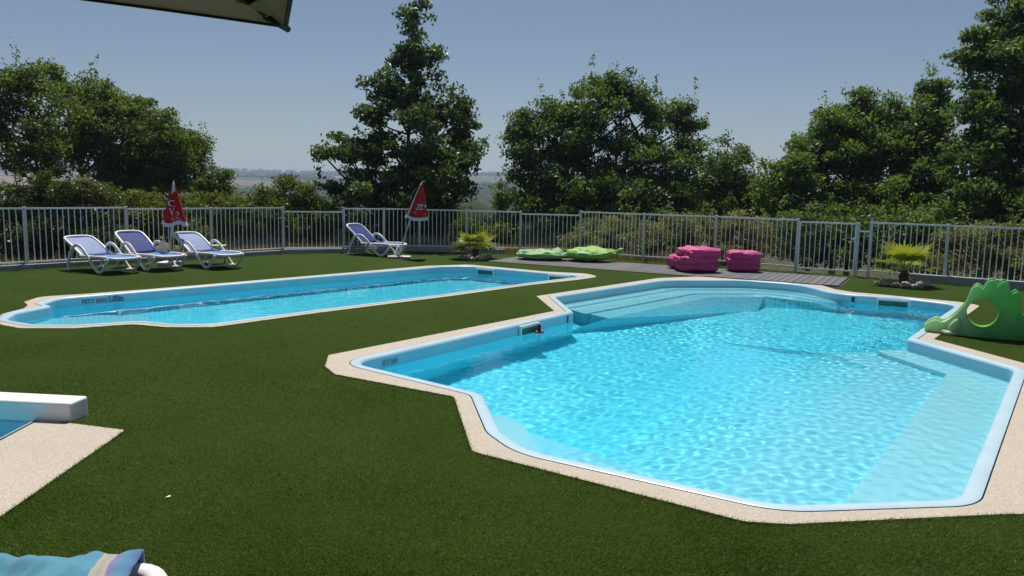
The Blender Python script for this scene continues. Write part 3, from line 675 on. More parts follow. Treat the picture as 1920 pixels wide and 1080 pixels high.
# ------------------------------------------------------------------ sun loungers
def lounger(left_px, right_px, back_deg, label, back_mat, group, origin=None, yaw=None, seat_mat='sling_mid', flat_only=False):
    if origin is None:
        a, b = G(*left_px), G(*right_px); w = (b - a); mid = (a + b) / 2; ax = Vector((w.y, -w.x)).normalized()
        if ax.y > 0: ax = -ax
        yaw = math.atan2(ax.y, ax.x); o0 = mid - ax * .42; origin = (o0.x, o0.y, 0)
    root = empty('sun_lounger', origin, yaw, label, 'sun lounger', group)
    hw = .31; sz = .31; W = M['plastic_white']
    bx, bz = -.22, sz + .01; ca, sa = math.cos(R(back_deg)), math.sin(R(back_deg)); BL = .74
    top = Vector((bx - BL * ca, 0, bz + BL * sa))
    for s in (-1, 1):
        y = s * (hw + .035)
        pts = catmull([(-.62, y, .03), (-.60, y, .16), (-.50, y, .38), (-.34, y, .515), (-.16, y, .50), (.05, y, .34), (.27, y, .12), (.40, y, .035), (.53, y, .06), (.66, y, .20), (.74, y * .97, sz - .01)], 6)
        tube_obj('arm_loop', pts, .033, W, root, 10, .75)
        tube_obj('foot_pad', [(-.66, y, .02), (-.56, y, .02)], .03, W, root, 8)
    rim = catmull([(-.24, hw, sz), (.2, hw, sz + .005), (.55, hw, sz + .012), (.74, hw * .97, sz), (.81, hw * .6, sz - .012), (.825, 0, sz - .015), (.81, -hw * .6, sz - .012), (.74, -hw * .97, sz), (.55, -hw, sz + .012), (.2, -hw, sz + .005), (-.24, -hw, sz)], 5)
    tube_obj('seat_frame', rim, .03, W, root, 8, 1.4 if flat_only else 1.0)
    def bp(u, y): return (bx - BL * ca * u, y, bz + BL * sa * u + .02 * math.sin(u * 3.1))
    bm_ = bmesh.new(); tube(bm_, catmull([bp(-.02, hw * .95), bp(.45, hw * .97), bp(.86, hw * .93), bp(.98, hw * .62), bp(1.0, 0), bp(.98, -hw * .62), bp(.86, -hw * .93), bp(.45, -hw * .97), bp(-.02, -hw * .95)], 6), .027, 8)
    bf = bm_obj('back_frame', bm_, W, root, True)
    def sheet(name, f, nu, nv, mat, parent):
        bm_ = bmesh.new(); g = [[bm_.verts.new(f(i / nu, j / nv * 2 - 1)) for j in range(nv + 1)] for i in range(nu + 1)]
        for i in range(nu):
            for j in range(nv): bm_.faces.new((g[i][j], g[i + 1][j], g[i + 1][j + 1], g[i][j + 1]))
        o = bm_obj(name, bm_, mat, parent, True); m = o.modifiers.new('s', 'SOLIDIFY'); m.thickness = .006; return o
    sheet('backrest', lambda u, v: (lambda p: (p[0], p[1], p[2] - .012 * (1 - v * v)))(bp(.01 + u * .975, v * hw * (.95 if u < .8 else .95 - (u - .8) * 1.1))), 10, 8, M[back_mat], root)
    sheet('seat', lambda u, v: (-.24 + u * 1.05, v * hw * (1 if u < .85 else 1 - (u - .85) * 1.6), sz + .006 - .018 * (1 - v * v)), 10, 8, M[seat_mat], root)
    for s in (-1, 1): tube_obj('back_strut', [bp(.45, s * hw * .8), (-.60, s * hw * .9, sz - .05)], .013, W, root, 6)
    tube_obj('crossbar', [(-.60, -hw - .03, .20), (-.60, hw + .03, .20)], .018, W, root, 8)
    tube_obj('crossbar', [(.40, -hw - .03, .05), (.40, hw + .03, .05)], .018, W, root, 8)
    return root
LG = 'white framed sun loungers on the lawn'
lounger((185, 514), (248, 508.5), 27, 'white lounger with faded lilac backrest, farthest from the red parasol', 'sling_pale', LG)
lounger((272.6, 508.5), (334, 503.5), 34, 'white lounger with deep blue backrest between two faded ones', 'sling_blue', LG)
lounger((386, 504.5), (440, 500), 30, 'white lounger with faded lilac backrest beside the upright red parasol', 'sling_pale', LG, seat_mat='sling_mid')
lounger((709, 482), (748, 478), 38, 'white lounger with deep blue backrest standing alone by the leaning parasol', 'sling_blue', LG)
# foreground lounger with a towel
FG = G(262, 1150, .31)
fg = lounger(None, None, 8, 'white lounger in the foreground covered by a striped turquoise towel', 'sling_blue', LG, (FG.x - .78 * math.cos(R(14)), FG.y - .78 * math.sin(R(14)), 0), R(14), 'sling_blue', True)
def make_towel():
    nx, ny = 90, 56; V = []; 
    for i in range(nx + 1):
        for j in range(ny + 1):
            x = -1.25 + 1.22 * i / nx; y = -.52 + 1.04 * j / ny
            n1 = mnoise.noise(Vector((x * 3.2, y * 2.2, 1.3))); n2 = mnoise.noise(Vector((x * 9 + y * 5, y * 6, 4.1)))
            z = .06 + .09 * max(0, n1) + .030 * n2 + .02 * abs(mnoise.noise(Vector((x * 14 - y * 9, y * 7, 2))))
            z += .05 * math.exp(-((x + .22) / .12) ** 2 - ((y - .22 - x * .3) / .16) ** 2) + .035 * math.exp(-((y - .24 + .10 * x) / .05) ** 2) * (1 if x < -.4 else math.exp(-((x + .4) / .1) ** 2))
            e = max(0, abs(y) - .34); z -= 1.35 * e + 2.2 * e * e; yy = y if e == 0 else math.copysign(.34 + e * .35, y)
            V.append((x + .012 * n2 + .05 * yy, yy + .01 * n1, z))
    F = [(i * (ny + 1) + j, (i + 1) * (ny + 1) + j, (i + 1) * (ny + 1) + j + 1, i * (ny + 1) + j + 1) for i in range(nx) for j in range(ny)]
    me = np_mesh('beach_towel', np.array(V), np.array(F)); o = mesh_obj('beach_towel', me, M['towel'], None, True)
    o.location = (FG.x - .045, FG.y - .0, .31); o.rotation_euler = (0, 0, R(14)); m = o.modifiers.new('s', 'SOLIDIFY'); m.thickness = .008
    tag(o, 'crumpled turquoise towel with cream and lilac stripes draped over the foreground lounger', 'towel')
make_towel()

# ------------------------------------------------------------------ closed red parasols
def closed_parasol(base, tip, hem_c, hem_r, lean_base, label, letters, folds=7, seed=1):
    root = empty('closed_parasol', (base.x, base.y, 0), 0, label, 'parasol', 'closed red parasols')
    b3 = Vector((base.x, base.y, 0)); tip = Vector(tip) - b3; hc = Vector(hem_c) - b3
    tube_obj('pole', [(0, 0, .02), tip - (tip.normalized() * .02)], .019, M['pole'], root, 10)
    rnd = random.Random(seed); ph = rnd.uniform(0, 6); NS, NT_ = 84, 22
    def pt(t, a, extra=0.0):
        c = tip.lerp(hc, t); r = (.012 + (hem_r - .012) * t ** .92)
        f = 1 + (.10 + .10 * t) * math.cos(folds * a + ph + 1.2 * math.sin(a + seed)) + .05 * math.sin(3 * a + seed)
        sag = .035 * math.sin(folds * a * .5 + ph) * t * t
        return Vector((c.x + (r * f + extra) * math.cos(a), c.y + (r * f + extra) * math.sin(a), c.z + sag))
    bm_ = bmesh.new(); g = [[bm_.verts.new(pt(i / NT_, 2 * math.pi * j / NS)) for j in range(NS)] for i in range(NT_ + 1)]
    for i in range(NT_):
        for j in range(NS): bm_.faces.new((g[i][j], g[i][(j + 1) % NS], g[i + 1][(j + 1) % NS], g[i + 1][j]))
    cano = bm_obj('canopy', bm_, M['red'], root, True)
    bm_ = bmesh.new(); g = [[bm_.verts.new(pt(t, 2 * math.pi * j / NS, .006)) for j in range(NS)] for t in (.955, .985, 1.02, 1.04)]
    for i in range(3):
        for j in range(NS): bm_.faces.new((g[i][j], g[i][(j + 1) % NS], g[i + 1][(j + 1) % NS], g[i + 1][j]))
    bm_obj('hem', bm_, M['hem'], cano, True)
    for k in range(3 if not lean_base else 2):
        a = (-1.75, -1.35, -.9)[k] if not lean_base else (-2.9, 3.3)[k]
        e = (.26, .22, .2)[k] if not lean_base else .96
        tube_obj('piping', [pt(.01 + e * u / 12, a, .006) for u in range(13)], .011, M['hem'], cano, 6)
    tube_obj('finial', [tip - tip.normalized() * .03, tip + tip.normalized() * .045], [.022, .008], M['hem'], root, 8)
    inner = bmesh.new(); tube(inner, [hc + (tip - hc) * .22, hc + Vector((0, 0, -.02))], [hem_r * .35, hem_r * .62], 16); bm_obj('folded_lining', inner, M['hem'], root, True)
    for body, t, a, size, rotdeg, xs in letters:
        p = pt(t, a); nrm = Vector((math.cos(a), math.sin(a), .22)).normalized(); up_ = (pt(t - .06, a) - pt(t + .06, a)).normalized()
        X = up_.cross(nrm).normalized(); Y = nrm.cross(X); rm = Matrix.Rotation(R(rotdeg), 3, nrm); X = rm @ X; Y = rm @ Y
        o = text_obj('lettering', body, size, M['hem'], cano, .0015, .0); 
        # wrap the letters on the cloth
        for v in o.data.vertices:
            w = X * v.co.x * xs + Y * v.co.y; dz = w.dot(up_); ds = w.dot(up_.cross(nrm).normalized())
            L = (hc - tip).length; tt_ = t - dz / L; r = max(.05, (pt(tt_, a) - tip.lerp(hc, tt_)).length); aa = a + ds / r
            v.co = pt(tt_, aa, .007 + v.co.z)
    return root
pb = G(319, 497)
DEP = pb.y
hem1 = AT(329, 419, DEP); tip1 = AT(325.5, 343, DEP)
par1 = closed_parasol(pb, tip1, hem1, .225, False, 'upright closed red parasol with white logo behind the lounger row',
    [('C', .52, -1.62, .21, 8, .85), ('V', .73, -1.52, .24, 5, .7), ('2', .77, -.90, .19, -10, .85), ('7771', .90, -1.35, .07, -8, 1), ('77', .90, -.75, .07, -12, 1)], 7, 3)
box_obj('base_plate', (0, 0, .04), (.42, .42, .07), M['render'], par1, None, .02)
tube_obj('base_tube', [(0, 0, .07), (0, 0, .32)], .03, M['steel_dark'], par1, 10)
pb2 = G(746, 484); D2 = pb2.y
par2 = closed_parasol(pb2, AT(791.5, 343, D2), AT(782.5, 408, D2 + .02), .275, True, 'leaning closed red parasol with white hem beside the single lounger',
    [('RJ', .70, -1.35, .20, -82, 1.0), ('R', .68, -.62, .17, -82, .8), ('93', .88, -1.75, .075, -6, 1), ('9', .90, -.75, .07, -10, 1)], 3, 5)
tube_obj('base_tube', [(-.09, -.02, .03), (-.03, 0, .12), (.02, 0, .30)], [.05, .045, .03], M['hem'], par2, 10)
for s in (-1, 1): box_obj('base_foot', (.04 + s * .15, -.03, .035), (.27, .26, .055), M['plastic_white'], par2, Matrix.Rotation(R(4 * s), 3, 'Z'), .022)
box_obj('base_bridge', (.04, -.03, .03), (.10, .12, .03), M['dark_rubber'], par2)

# ------------------------------------------------------------------ big beige parasol over the camera
def big_parasol():
    cor = AT(536, 49, 2.45); hub = Vector((cor.x - .80, cor.y - 1.82, 3.05)); c0 = Vector((hub.x, hub.y))
    root = empty('large_parasol', (hub.x, hub.y, 0), 0, 'large open beige parasol with dark ribs and dark bound edge', 'parasol')
    v0 = Vector((cor.x, cor.y)) - c0; corners = [c0 + Matrix.Rotation(-k * math.pi / 2, 2) @ v0 for k in range(4)]
    H0 = cor.z; hubz = hub.z
    def edge(i, s):                                              # sagging, slightly hollow edge between corners
        a, b = corners[i], corners[(i + 1) % 4]; p = a.lerp(b, s); k = 4 * s * (1 - s); p = p + (c0 - p).normalized() * .05 * k
        return Vector((p.x, p.y, H0 + .035 * k))
    bm_ = bmesh.new(); NS, NR = 16, 8; rings = []
    for r in range(1, NR + 1):
        row = []
        for i in range(4):
            for s in range(NS):
                e = edge(i, s / NS); t = r / NR; k = 4 * (s / NS) * (1 - s / NS)
                row.append(bm_.verts.new((hub.x + (e.x - hub.x) * t - hub.x, hub.y + (e.y - hub.y) * t - hub.y, hubz + (e.z - hubz) * t - .07 * k * t * (1 - t))))
        rings.append(row)
    top = bm_.verts.new((0, 0, hubz)); n = 4 * NS
    for k in range(n): bm_.faces.new((top, rings[0][k], rings[0][(k + 1) % n]))
    for a, b in zip(rings, rings[1:]):
        for k in range(n): bm_.faces.new((a[k], b[k], b[(k + 1) % n], a[(k + 1) % n]))
    can = bm_obj('canopy', bm_, M['canvas_beige'], root, True); m = can.modifiers.new('s', 'SOLIDIFY'); m.thickness = .003
    loop = [edge(i, s / NS) - Vector((hub.x, hub.y, 0)) for i in range(4) for s in range(NS)]; loop.append(loop[0])
    tube_obj('edge_binding', loop, .007, M['edge_dark'], can, 6)
    for i in range(4):
        e = edge(i, 0) - Vector((hub.x, hub.y, 0)); h0 = Vector((0, 0, hubz - .03)); d = (e - h0).normalized()
        rb = tube_obj('rib', [h0, e - d * .10 + Vector((0, 0, -.018))], .011, M['steel_dark'], root, 8)
        s_ = Vector((-d.y, d.x, 0)).normalized() * .085; p0 = e - d * .17; bm_ = bmesh.new()
        vs_ = [bm_.verts.new(p) for p in (e + d * .012 + Vector((0, 0, -.006)), p0 + s_ + Vector((0, 0, -.002)), p0 + Vector((0, 0, -.03)), p0 - s_ + Vector((0, 0, -.002)))]
        bm_.faces.new((vs_[0], vs_[1], vs_[2])); bm_.faces.new((vs_[0], vs_[2], vs_[3])); pk = bm_obj('corner_pocket', bm_, M['canvas_beige'], rb); m = pk.modifiers.new('s', 'SOLIDIFY'); m.thickness = .004
        tube_obj('tip_cap', [e - d * .09 + Vector((0, 0, -.016)), e + d * .012 + Vector((0, 0, -.004))], [.016, .010], M['dark_rubber'], rb, 8)
        tube_obj('strut', [(0, 0, 2.15), h0.lerp(e, .5) + Vector((0, 0, -.02))], .010, M['steel_dark'], root, 8)
    tube_obj('pole', [(0, 0, .05), (0, 0, hubz)], .026, M['steel_dark'], root, 12)
    tube_obj('runner', [(0, 0, 2.08), (0, 0, 2.2)], .05, M['dark_rubber'], root, 12)
    box_obj('base_plate', (0, 0, .04), (.6, .6, .08), M['kerb'], root, None, .02)
big_parasol()

# ------------------------------------------------------------------ cushions and bean bags on the deck
def pillow(name, size, loc, rz, mat, label, cat, group, seed, power=3.2, wrinkle=.03, z0=0.03, seam=True, top_amp=0, taper=0):
    bm_ = bmesh.new(); bmesh.ops.create_cube(bm_, size=2); bmesh.ops.subdivide_edges(bm_, edges=bm_.edges[:], cuts=13, use_grid_fill=True)
    sx, sy, sz = size[0] / 2, size[1] / 2, size[2] / 2
    for v in bm_.verts:
        c = v.co.copy(); e = max(abs(c.x), abs(c.y)) ; k = 1 - .10 * (e ** 6)
        n = mnoise.noise(Vector((c.x * 1.7 + seed, c.y * 1.7, c.z * 2.2))) ; n2 = mnoise.noise(Vector((c.x * 2.6 + seed, c.y * 2.2 - seed, c.z * 2)))
        n3 = abs(mnoise.noise(Vector((c.x * 3 - seed, c.y * 3.3, c.z * 1.5 + seed))))
        l = (abs(c.x) ** power + abs(c.y) ** power + abs(c.z) ** power) ** (1 / power); c2 = c / max(l, 1e-6)
        c2.z *= (1 - .16 * (max(abs(c2.x), abs(c2.y)) ** 5)) * (1 + top_amp * n * (1 if c.z > 0 else 0))
        v.co = Vector((c2.x * sx * (1 + .05 * n), c2.y * sy * (1 + .05 * n), c2.z * sz)) + c2 * (wrinkle * (n2 * .7 - n3 * .9 + .2))
    if taper:
        for v in bm_.verts:
            u = v.co.x / sx; k = 1 - taper * max(0, u) ** 2; v.co.y *= k; v.co.z = v.co.z * k + .10 * max(0, u) * sz
            fold = math.sin(v.co.y * 16 + 3 * math.sin(v.co.x * 4 + seed)) * .016 * max(0, abs(u) - .25); v.co.z += fold * 1.2
    zmin = min(v.co.z for v in bm_.verts)
    for v in bm_.verts: v.co.z -= zmin; v.co.z = max(v.co.z, .0)
    o = bm_obj(name, bm_, mat, None, True); o.location = (loc[0], loc[1], z0); o.rotation_euler = (0, 0, rz); tag(o, label, cat, group)
    return o
DR = math.atan2(dkd.y, dkd.x)
gp = 'pink cushions piled on the deck'
c = G(1308, 514); cx, cy_ = c.x + .02, c.y + .32
for i, (h, lab) in enumerate(((.17, 'bottom cushion of the taller slumped pink pile on the deck'), (.17, 'middle cushion of the taller slumped pink pile on the deck'), (.20, 'top cushion of the taller slumped pink pile on the deck'))):
    pillow('floor_cushion', (.84, .74, h + .03), (cx + .02 + .025 * i * (-1) ** i, cy_ + .02 * i), R(6 + 7 * i), M['pink'], lab, 'cushion', gp, 11 + i * 5, 5, .03, .03 + .15 * i, top_amp=.28 if i == 2 else .05)
pillow('floor_cushion', (.46, .55, .30), (cx - .26, cy_ + .58), R(20), M['pink'], 'pink cushion wedged behind the taller slumped pile', 'cushion', gp, 41, 3, .05, .03, top_amp=.3)
c = G(1399, 513); cx, cy_ = c.x, c.y + .3
for i, (h, lab) in enumerate(((.15, 'bottom cushion of the neat pink pile near the gate'), (.15, 'middle cushion of the neat pink pile near the gate'), (.17, 'top cushion of the neat pink pile near the gate'))):
    pillow('floor_cushion', (.70, .62, h + .03), (cx + .012 * (-1) ** i, cy_), R(-8 + 4 * i), M['pink'], lab, 'cushion', gp, 61 + i * 4, 5.5, .022, .03 + .128 * i, top_amp=.2 if i == 2 else .05)
gg = 'green bean bags lying on the deck'
a = G(1018, 491.5); pillow('bean_bag', (1.30, .85, .20), (a.x, a.y + .38), R(-16), M['pale_green'], 'flattened pale green bean bag on the deck', 'bean bag', gg, 83, 2.8, .06, .03, top_amp=1.3, taper=.2)
a = G(1108, 494.5); bb = pillow('bean_bag', (1.25, 1.0, .33), (a.x + .05, a.y + .42), R(-4), M['lime'], 'plump bright lime bean bag on the deck', 'bean bag', gg, 97, 2.4, .05, .03, top_amp=.5, taper=.45)
kn = bmesh.new(); tube(kn, catmull([(.50, 0, .20), (.62, .01, .23), (.70, .02, .27), (.78, .0, .25)], 4), [.13, .12, .10, .08, .06, .05, .05, .06, .07, .08, .08, .07, .05], 10); bm_obj('tied_end', kn, M['lime'], bb, True)

# small side table behind the third lounger
tb = G(409, 494); st = empty('side_table', (tb.x, tb.y, 0), R(20), 'small pale green side table behind the lounger beside the upright parasol', 'table')
box_obj('table_top', (0, 0, .40), (.36, .36, .03), M['pale_wood'], st, None, .008)
for sx in (-1, 1):
    for sy in (-1, 1): tube_obj('leg', [(sx * .14, sy * .14, 0), (sx * .13, sy * .13, .385)], .016, M['pale_wood'], st, 8)

# ------------------------------------------------------------------ green slide (dinosaur-backed toddler slide with a round hole)
def make_slide():
    o0 = G(1733, 619.5); yaw = R(-31); root = empty('toddler_slide', (o0.x, o0.y + .02, 0.0), yaw, 'green plastic toddler slide with humped back and round tunnel hole', 'slide')
    S = .0069                                                   # metres per pixel at the slide
    def P(x, y): return Vector(((x - 1730) * .0060, max(0, (618.5 + (x - 1730) * .085 - y)) * S))
    top = [(1729, 607), (1737, 601), (1745, 596.5), (1751, 594), (1757, 595.5), (1764, 598.5), (1772, 597.5), (1781, 591), (1790, 583), (1799, 573), (1807, 563), (1811, 551), (1814, 541), (1819, 532), (1825, 528.5), (1831, 530.5), (1836, 536), (1839, 533), (1842, 525), (1848, 520), (1854, 519.5), (1860, 524), (1863, 531), (1866, 527), (1871, 522.5), (1877, 523), (1883, 529), (1886, 538), (1888, 548), (1891, 545), (1896, 541.5), (1901, 543.5), (1905, 551), (1907, 566), (1911, 585), (1924, 600), (1932, 612)]
    bot = [(1934, 632), (1880, 631), (1820, 629.5), (1790, 626), (1768, 621), (1745, 615.5), (1733, 611.5)]
    out = [P(*p) for p in top + bot]; cen_ = P(1840, 583); hole = [cen_ + Vector((math.cos(a) * 30 * .0060, math.sin(a) * 28.5 * S)) for a in [2 * math.pi * k / 36 for k in range(36)]]
    HW = .16
    for s in (-1, 1):
        bm_ = bmesh.new(); th = .05; fs = fill_loops(bm_, [out, hole], 0.0)
        r = bmesh.ops.extrude_face_region(bm_, geom=fs); vs_ = [g for g in r['geom'] if isinstance(g, bmesh.types.BMVert)]
        for v in vs_: v.co.z += th
        for v in bm_.verts: x, y, z = v.co; v.co = (x, s * HW + (z - th / 2), y)
        bmesh.ops.recalc_face_normals(bm_, faces=bm_.faces[:])
        sharp = [e for e in bm_.edges if len(e.link_faces) == 2 and e.calc_face_angle(0) > R(55) and abs(e.verts[0].co.y - e.verts[1].co.y) < 1e-4]
        bmesh.ops.bevel(bm_, geom=sharp, offset=.013, segments=3, affect='EDGES', profile=.6)
        bm_obj('side_panel', bm_, M['slide'], root, True, recalc=False)
    # tunnel ring between the two panels
    bm_ = bmesh.new(); n = 36
    g = [[bm_.verts.new((p.x * 1.0, y, p.y)) for p in [cen_ + (h - cen_) * 1.015 for h in hole]] for y in (-HW + .02, -.07, .07, HW - .02)]
    for a, b in zip(g, g[1:]):
        for k in range(n):
            if math.sin(2 * math.pi * k / 36) < .55: bm_.faces.new((a[k], a[(k + 1) % n], b[(k + 1) % n], b[k]))
    o = bm_obj('tunnel_lining', bm_, M['slide_lime'], root, True); m = o.modifiers.new('s', 'SOLIDIFY'); m.thickness = .02; m.offset = 1
    # chute bed, platform, ladder end
    prof = [(1731, 611), (1742, 610.5), (1756, 609), (1770, 604.5), (1784, 596), (1797, 585), (1808, 572), (1815, 561), (1822, 556), (1836, 553.5), (1862, 552)]
    bm_ = bmesh.new(); g = []
    for x, y in prof:
        p = P(x, y); g.append([bm_.verts.new((p.x, v * (HW - .02), p.y + .03 * v * v * 1.0)) for v in (-1, -.6, -.2, .2, .6, 1)])
    for a, b in zip(g, g[1:]):
        for k in range(5): bm_.faces.new((a[k], b[k], b[k + 1], a[k + 1]))
    o = bm_obj('chute', bm_, M['slide'], root, True); m = o.modifiers.new('s', 'SOLIDIFY'); m.thickness = .025
    for i, (x, y) in enumerate(((1880, 575), (1898, 596), (1916, 614))):
        p = P(x, y); box_obj('ladder_step', (p.x, 0, p.y), (.13, 2 * HW - .03, .035), M['slide'], root, None, .012)
    p = P(1912, 600); box_obj('handle_block', (p.x + .02, -HW - .02, p.y - .03), (.16, .05, .30), M['slide'], root, None, .02)
    # feet on both flanks
    for s in (-1, 1):
        bm_ = bmesh.new(); q0, q1 = P(1795, 601), P(1783, 620)
        bmesh.ops.create_uvsphere(bm_, u_segments=18, v_segments=12, radius=1, matrix=Matrix.Translation(((q0.x + q1.x) / 2, s * (HW + .035), (q0.y + q1.y) / 2 + .02)) @ Matrix.Rotation(R(24), 4, 'Y') @ Matrix.Diagonal((.062, .055, .125, 1)))
        lg = bm_obj('leg', bm_, M['slide'], root, True)
        for k in range(2):
            bm_ = bmesh.new(); q = P(1779 - k * 7 + 6, 625 - k * 3)
            bmesh.ops.create_uvsphere(bm_, u_segments=14, v_segments=8, radius=1, matrix=Matrix.Translation((q.x - .01, s * (HW + .045 + .03 * (1 - k)), .030 + .01 * k)) @ Matrix.Diagonal((.085, .042, .030, 1)))
            bm_obj('toe', bm_, M['slide'], lg, True)
make_slide()

# ------------------------------------------------------------------ foliage tools
def leaf_arrays(centers, nrm_bias, size, r, shape=(1.0, .55), fold=.15):
    """one folded diamond leaf per centre"""
    n = len(centers)
    d = r.normal(size=(n, 3)); d /= np.linalg.norm(d, axis=1, keepdims=True) + 1e-9
    up_ = r.normal(size=(n, 3)) * .8 + np.array(nrm_bias); side = np.cross(d, up_); side /= np.linalg.norm(side, axis=1, keepdims=True) + 1e-9
    nr_ = np.cross(side, d)
    L = size * r.uniform(.65, 1.35, (n, 1)) * shape[0]; Wd = L * shape[1] / shape[0]
    a = centers - d * L * .5; b = centers + side * Wd * .5 + nr_ * L * fold; c = centers + d * L * .5; e = centers - side * Wd * .5 + nr_ * L * fold
    V = np.stack([a, b, c, e], 1).reshape(-1, 3); F = np.arange(n * 4).reshape(n, 4)
    return V, F
def leaves_obj(name, centers, tint, size, mat, parent, r, bias=(0, 0, .6), shape=(1.0, .55)):
    V, F = leaf_arrays(centers, bias, size, r, shape)
    me = np_mesh(name, V, F); at = me.attributes.new('tint', 'FLOAT', 'FACE'); at.data.foreach_set('value', np.clip(tint, 0, 1).astype(np.float32))
    return mesh_obj(name, me, mat, parent)
def clump_points(env, n, r, shell=.45):
    """clump centres in a union of ellipsoids, crowded towards their skins"""
    vol = np.array([e[3] * e[4] * e[5] for e in env]) ** .58; pick = r.choice(len(env), n, p=vol / vol.sum()); E_ = np.array(env)[pick]
    d = r.normal(size=(n, 3)); d /= np.linalg.norm(d, axis=1, keepdims=True); rad = r.uniform(0, 1, (n, 1)) ** shell
    return E_[:, :3] + d * rad * E_[:, 3:6]
def make_plant(name, label, cat, base, env, n_clump, per, size, mat, seed, group=None, trunk_h=1.5, trunk_r=.13, clump_r=.42, stems=1, limbs=26, shape=(1.0, .55), sprigs=40, crown_name='crown', bias=(0, 0, .6), shell=.45):
    """base: world xyz of the foot; env: ellipsoids in local metres (cx,cy,cz,rx,ry,rz)"""
    r = np.random.default_rng(seed); rd = random.Random(seed)
    root = empty(name, tuple(base), 0, label, cat, group)
    per = int(per * 1.9); size *= .86; sprigs = int(sprigs * .6)
    C = clump_points(env, n_clump, r, shell)
    C = C[C[:, 2] > .15]
    # sprigs poking out of the skin
    if sprigs:
        Sp = clump_points(env, sprigs, r, .02); Sp[:, :] += (Sp - np.array(env)[:, :3].mean(0)) * r.uniform(.0, .12, (len(Sp), 1)); Sp = Sp[Sp[:, 2] > .3]
    cnt = (per * r.uniform(.5, 1.5, len(C))).astype(int); rr = clump_r * r.uniform(.65, 1.3, len(C))
    idx = np.repeat(np.arange(len(C)), cnt)
    off_ = r.normal(size=(len(idx), 3)); off_ /= np.linalg.norm(off_, axis=1, keepdims=True) + 1e-9; off_ *= r.uniform(0, 1, (len(idx), 1)) ** .5
    off_ *= np.array([1, 1, .6]); cen_ = C[idx] + off_ * rr[idx][:, None]
    tint = np.clip(r.normal(.42, .17, len(C))[idx] + r.normal(0, .16, len(idx)), 0, 1)
    if sprigs:
        k = max(6, per // 5); si = np.repeat(np.arange(len(Sp)), k); t = r.uniform(-.5, 1, (len(si), 1)); axis = r.normal(size=(len(Sp), 3)) * .35 + np.array([0, 0, .9])
        cs = Sp[si] + axis[si] * t * clump_r * .8 + r.normal(size=(len(si), 3)) * size * .55
        cen_ = np.concatenate([cen_, cs]); tint = np.concatenate([tint, np.clip(r.normal(.5, .2, len(cs)), 0, 1)])
    keep = cen_[:, 2] > .02
    leaves_obj(crown_name, cen_[keep], tint[keep], size, mat, root, r, bias, shape)
    if trunk_h > 0:
        bm_ = bmesh.new(); cx0 = np.array(env)[:, :3].mean(0); topz = max(e[2] + e[5] * .25 for e in env); starts = []
        for s in range(stems):
            a = 6.28 * s / stems + rd.random(); sp_ = 0 if stems == 1 else .25 + .15 * rd.random()
            hi = max(env, key=lambda e: e[2] + e[5]); tx, ty = (hi[0], hi[1]) if stems == 1 else (cx0[0] + math.cos(a) * (1.2 + rd.random()), cx0[1] + math.sin(a) * (.8 + rd.random()))
            pts = catmull([(sp_ * math.cos(a), sp_ * math.sin(a), -.3), (sp_ * math.cos(a) * 1.2 + rd.uniform(-.1, .1), sp_ * math.sin(a) * 1.2, trunk_h * .5), (sp_ * math.cos(a) + tx * .3, ty * .3 + sp_ * math.sin(a), trunk_h), (tx * .7, ty * .7, (trunk_h + topz) / 2), (tx, ty, topz if stems == 1 else topz * .72)], 5)
            n = len(pts); tube(bm_, pts, [trunk_r * (1 - .88 * (i / (n - 1)) ** .8) for i in range(n)], 8); starts.append(pts)
        for j in rd.sample(range(len(C)), min(limbs, len(C))):
            c_ = Vector(C[j]); pts = rd.choice(starts); cand = [p for p in pts if p.z < c_.z - .1 and p.z > trunk_h * .4] or [pts[len(pts) // 2]]
            p0 = min(cand, key=lambda p: (p - c_).length + .6 * abs((c_.z - p.z) - (Vector((c_.x - p.x, c_.y - p.y)).length) * .7)); mid = p0.lerp(c_, .5) + Vector((rd.uniform(-.2, .2), rd.uniform(-.2, .2), rd.uniform(-.25, .1)))
            L = (c_ - p0).length; r0 = min(trunk_r * .5, .016 * L + .014); tube(bm_, catmull([p0, mid, c_], 4), [r0 * (1 - .8 * i / 8) for i in range(9)], 5, cap=False)
        bm_obj('trunk', bm_, M['bark'], root, True)
    return root
def env_px(depth, base, ells, lean=.55):
    """ellipsoids given in photograph pixels (cx, cy, rx, ry[, depth shift, depth radius factor]) at a depth"""
    out = []; y0 = min(e[1] - e[3] for e in ells)
    for e in ells:
        dd = depth + (e[4] if len(e) > 4 else -lean * (e[1] - y0) / F_PX * depth); k = dd / F_PX; c = AT(e[0], e[1], dd); ry_ = (e[5] if len(e) > 5 else .9) * e[2] * k
        out.append((c.x - base.x, c.y - base.y, c.z - base.z, e[2] * k, ry_, e[3] * k))
    return out
def plant_px(name, label, cat, depth, foot_x, ells, **kw):
    p = AT(foot_x, 400, depth); base = Vector((p.x, depth, ground_z(p.x, depth)))
    return make_plant(name, label, cat, base, env_px(depth, base, ells, .5 if cat == 'tree' else .25), **kw)

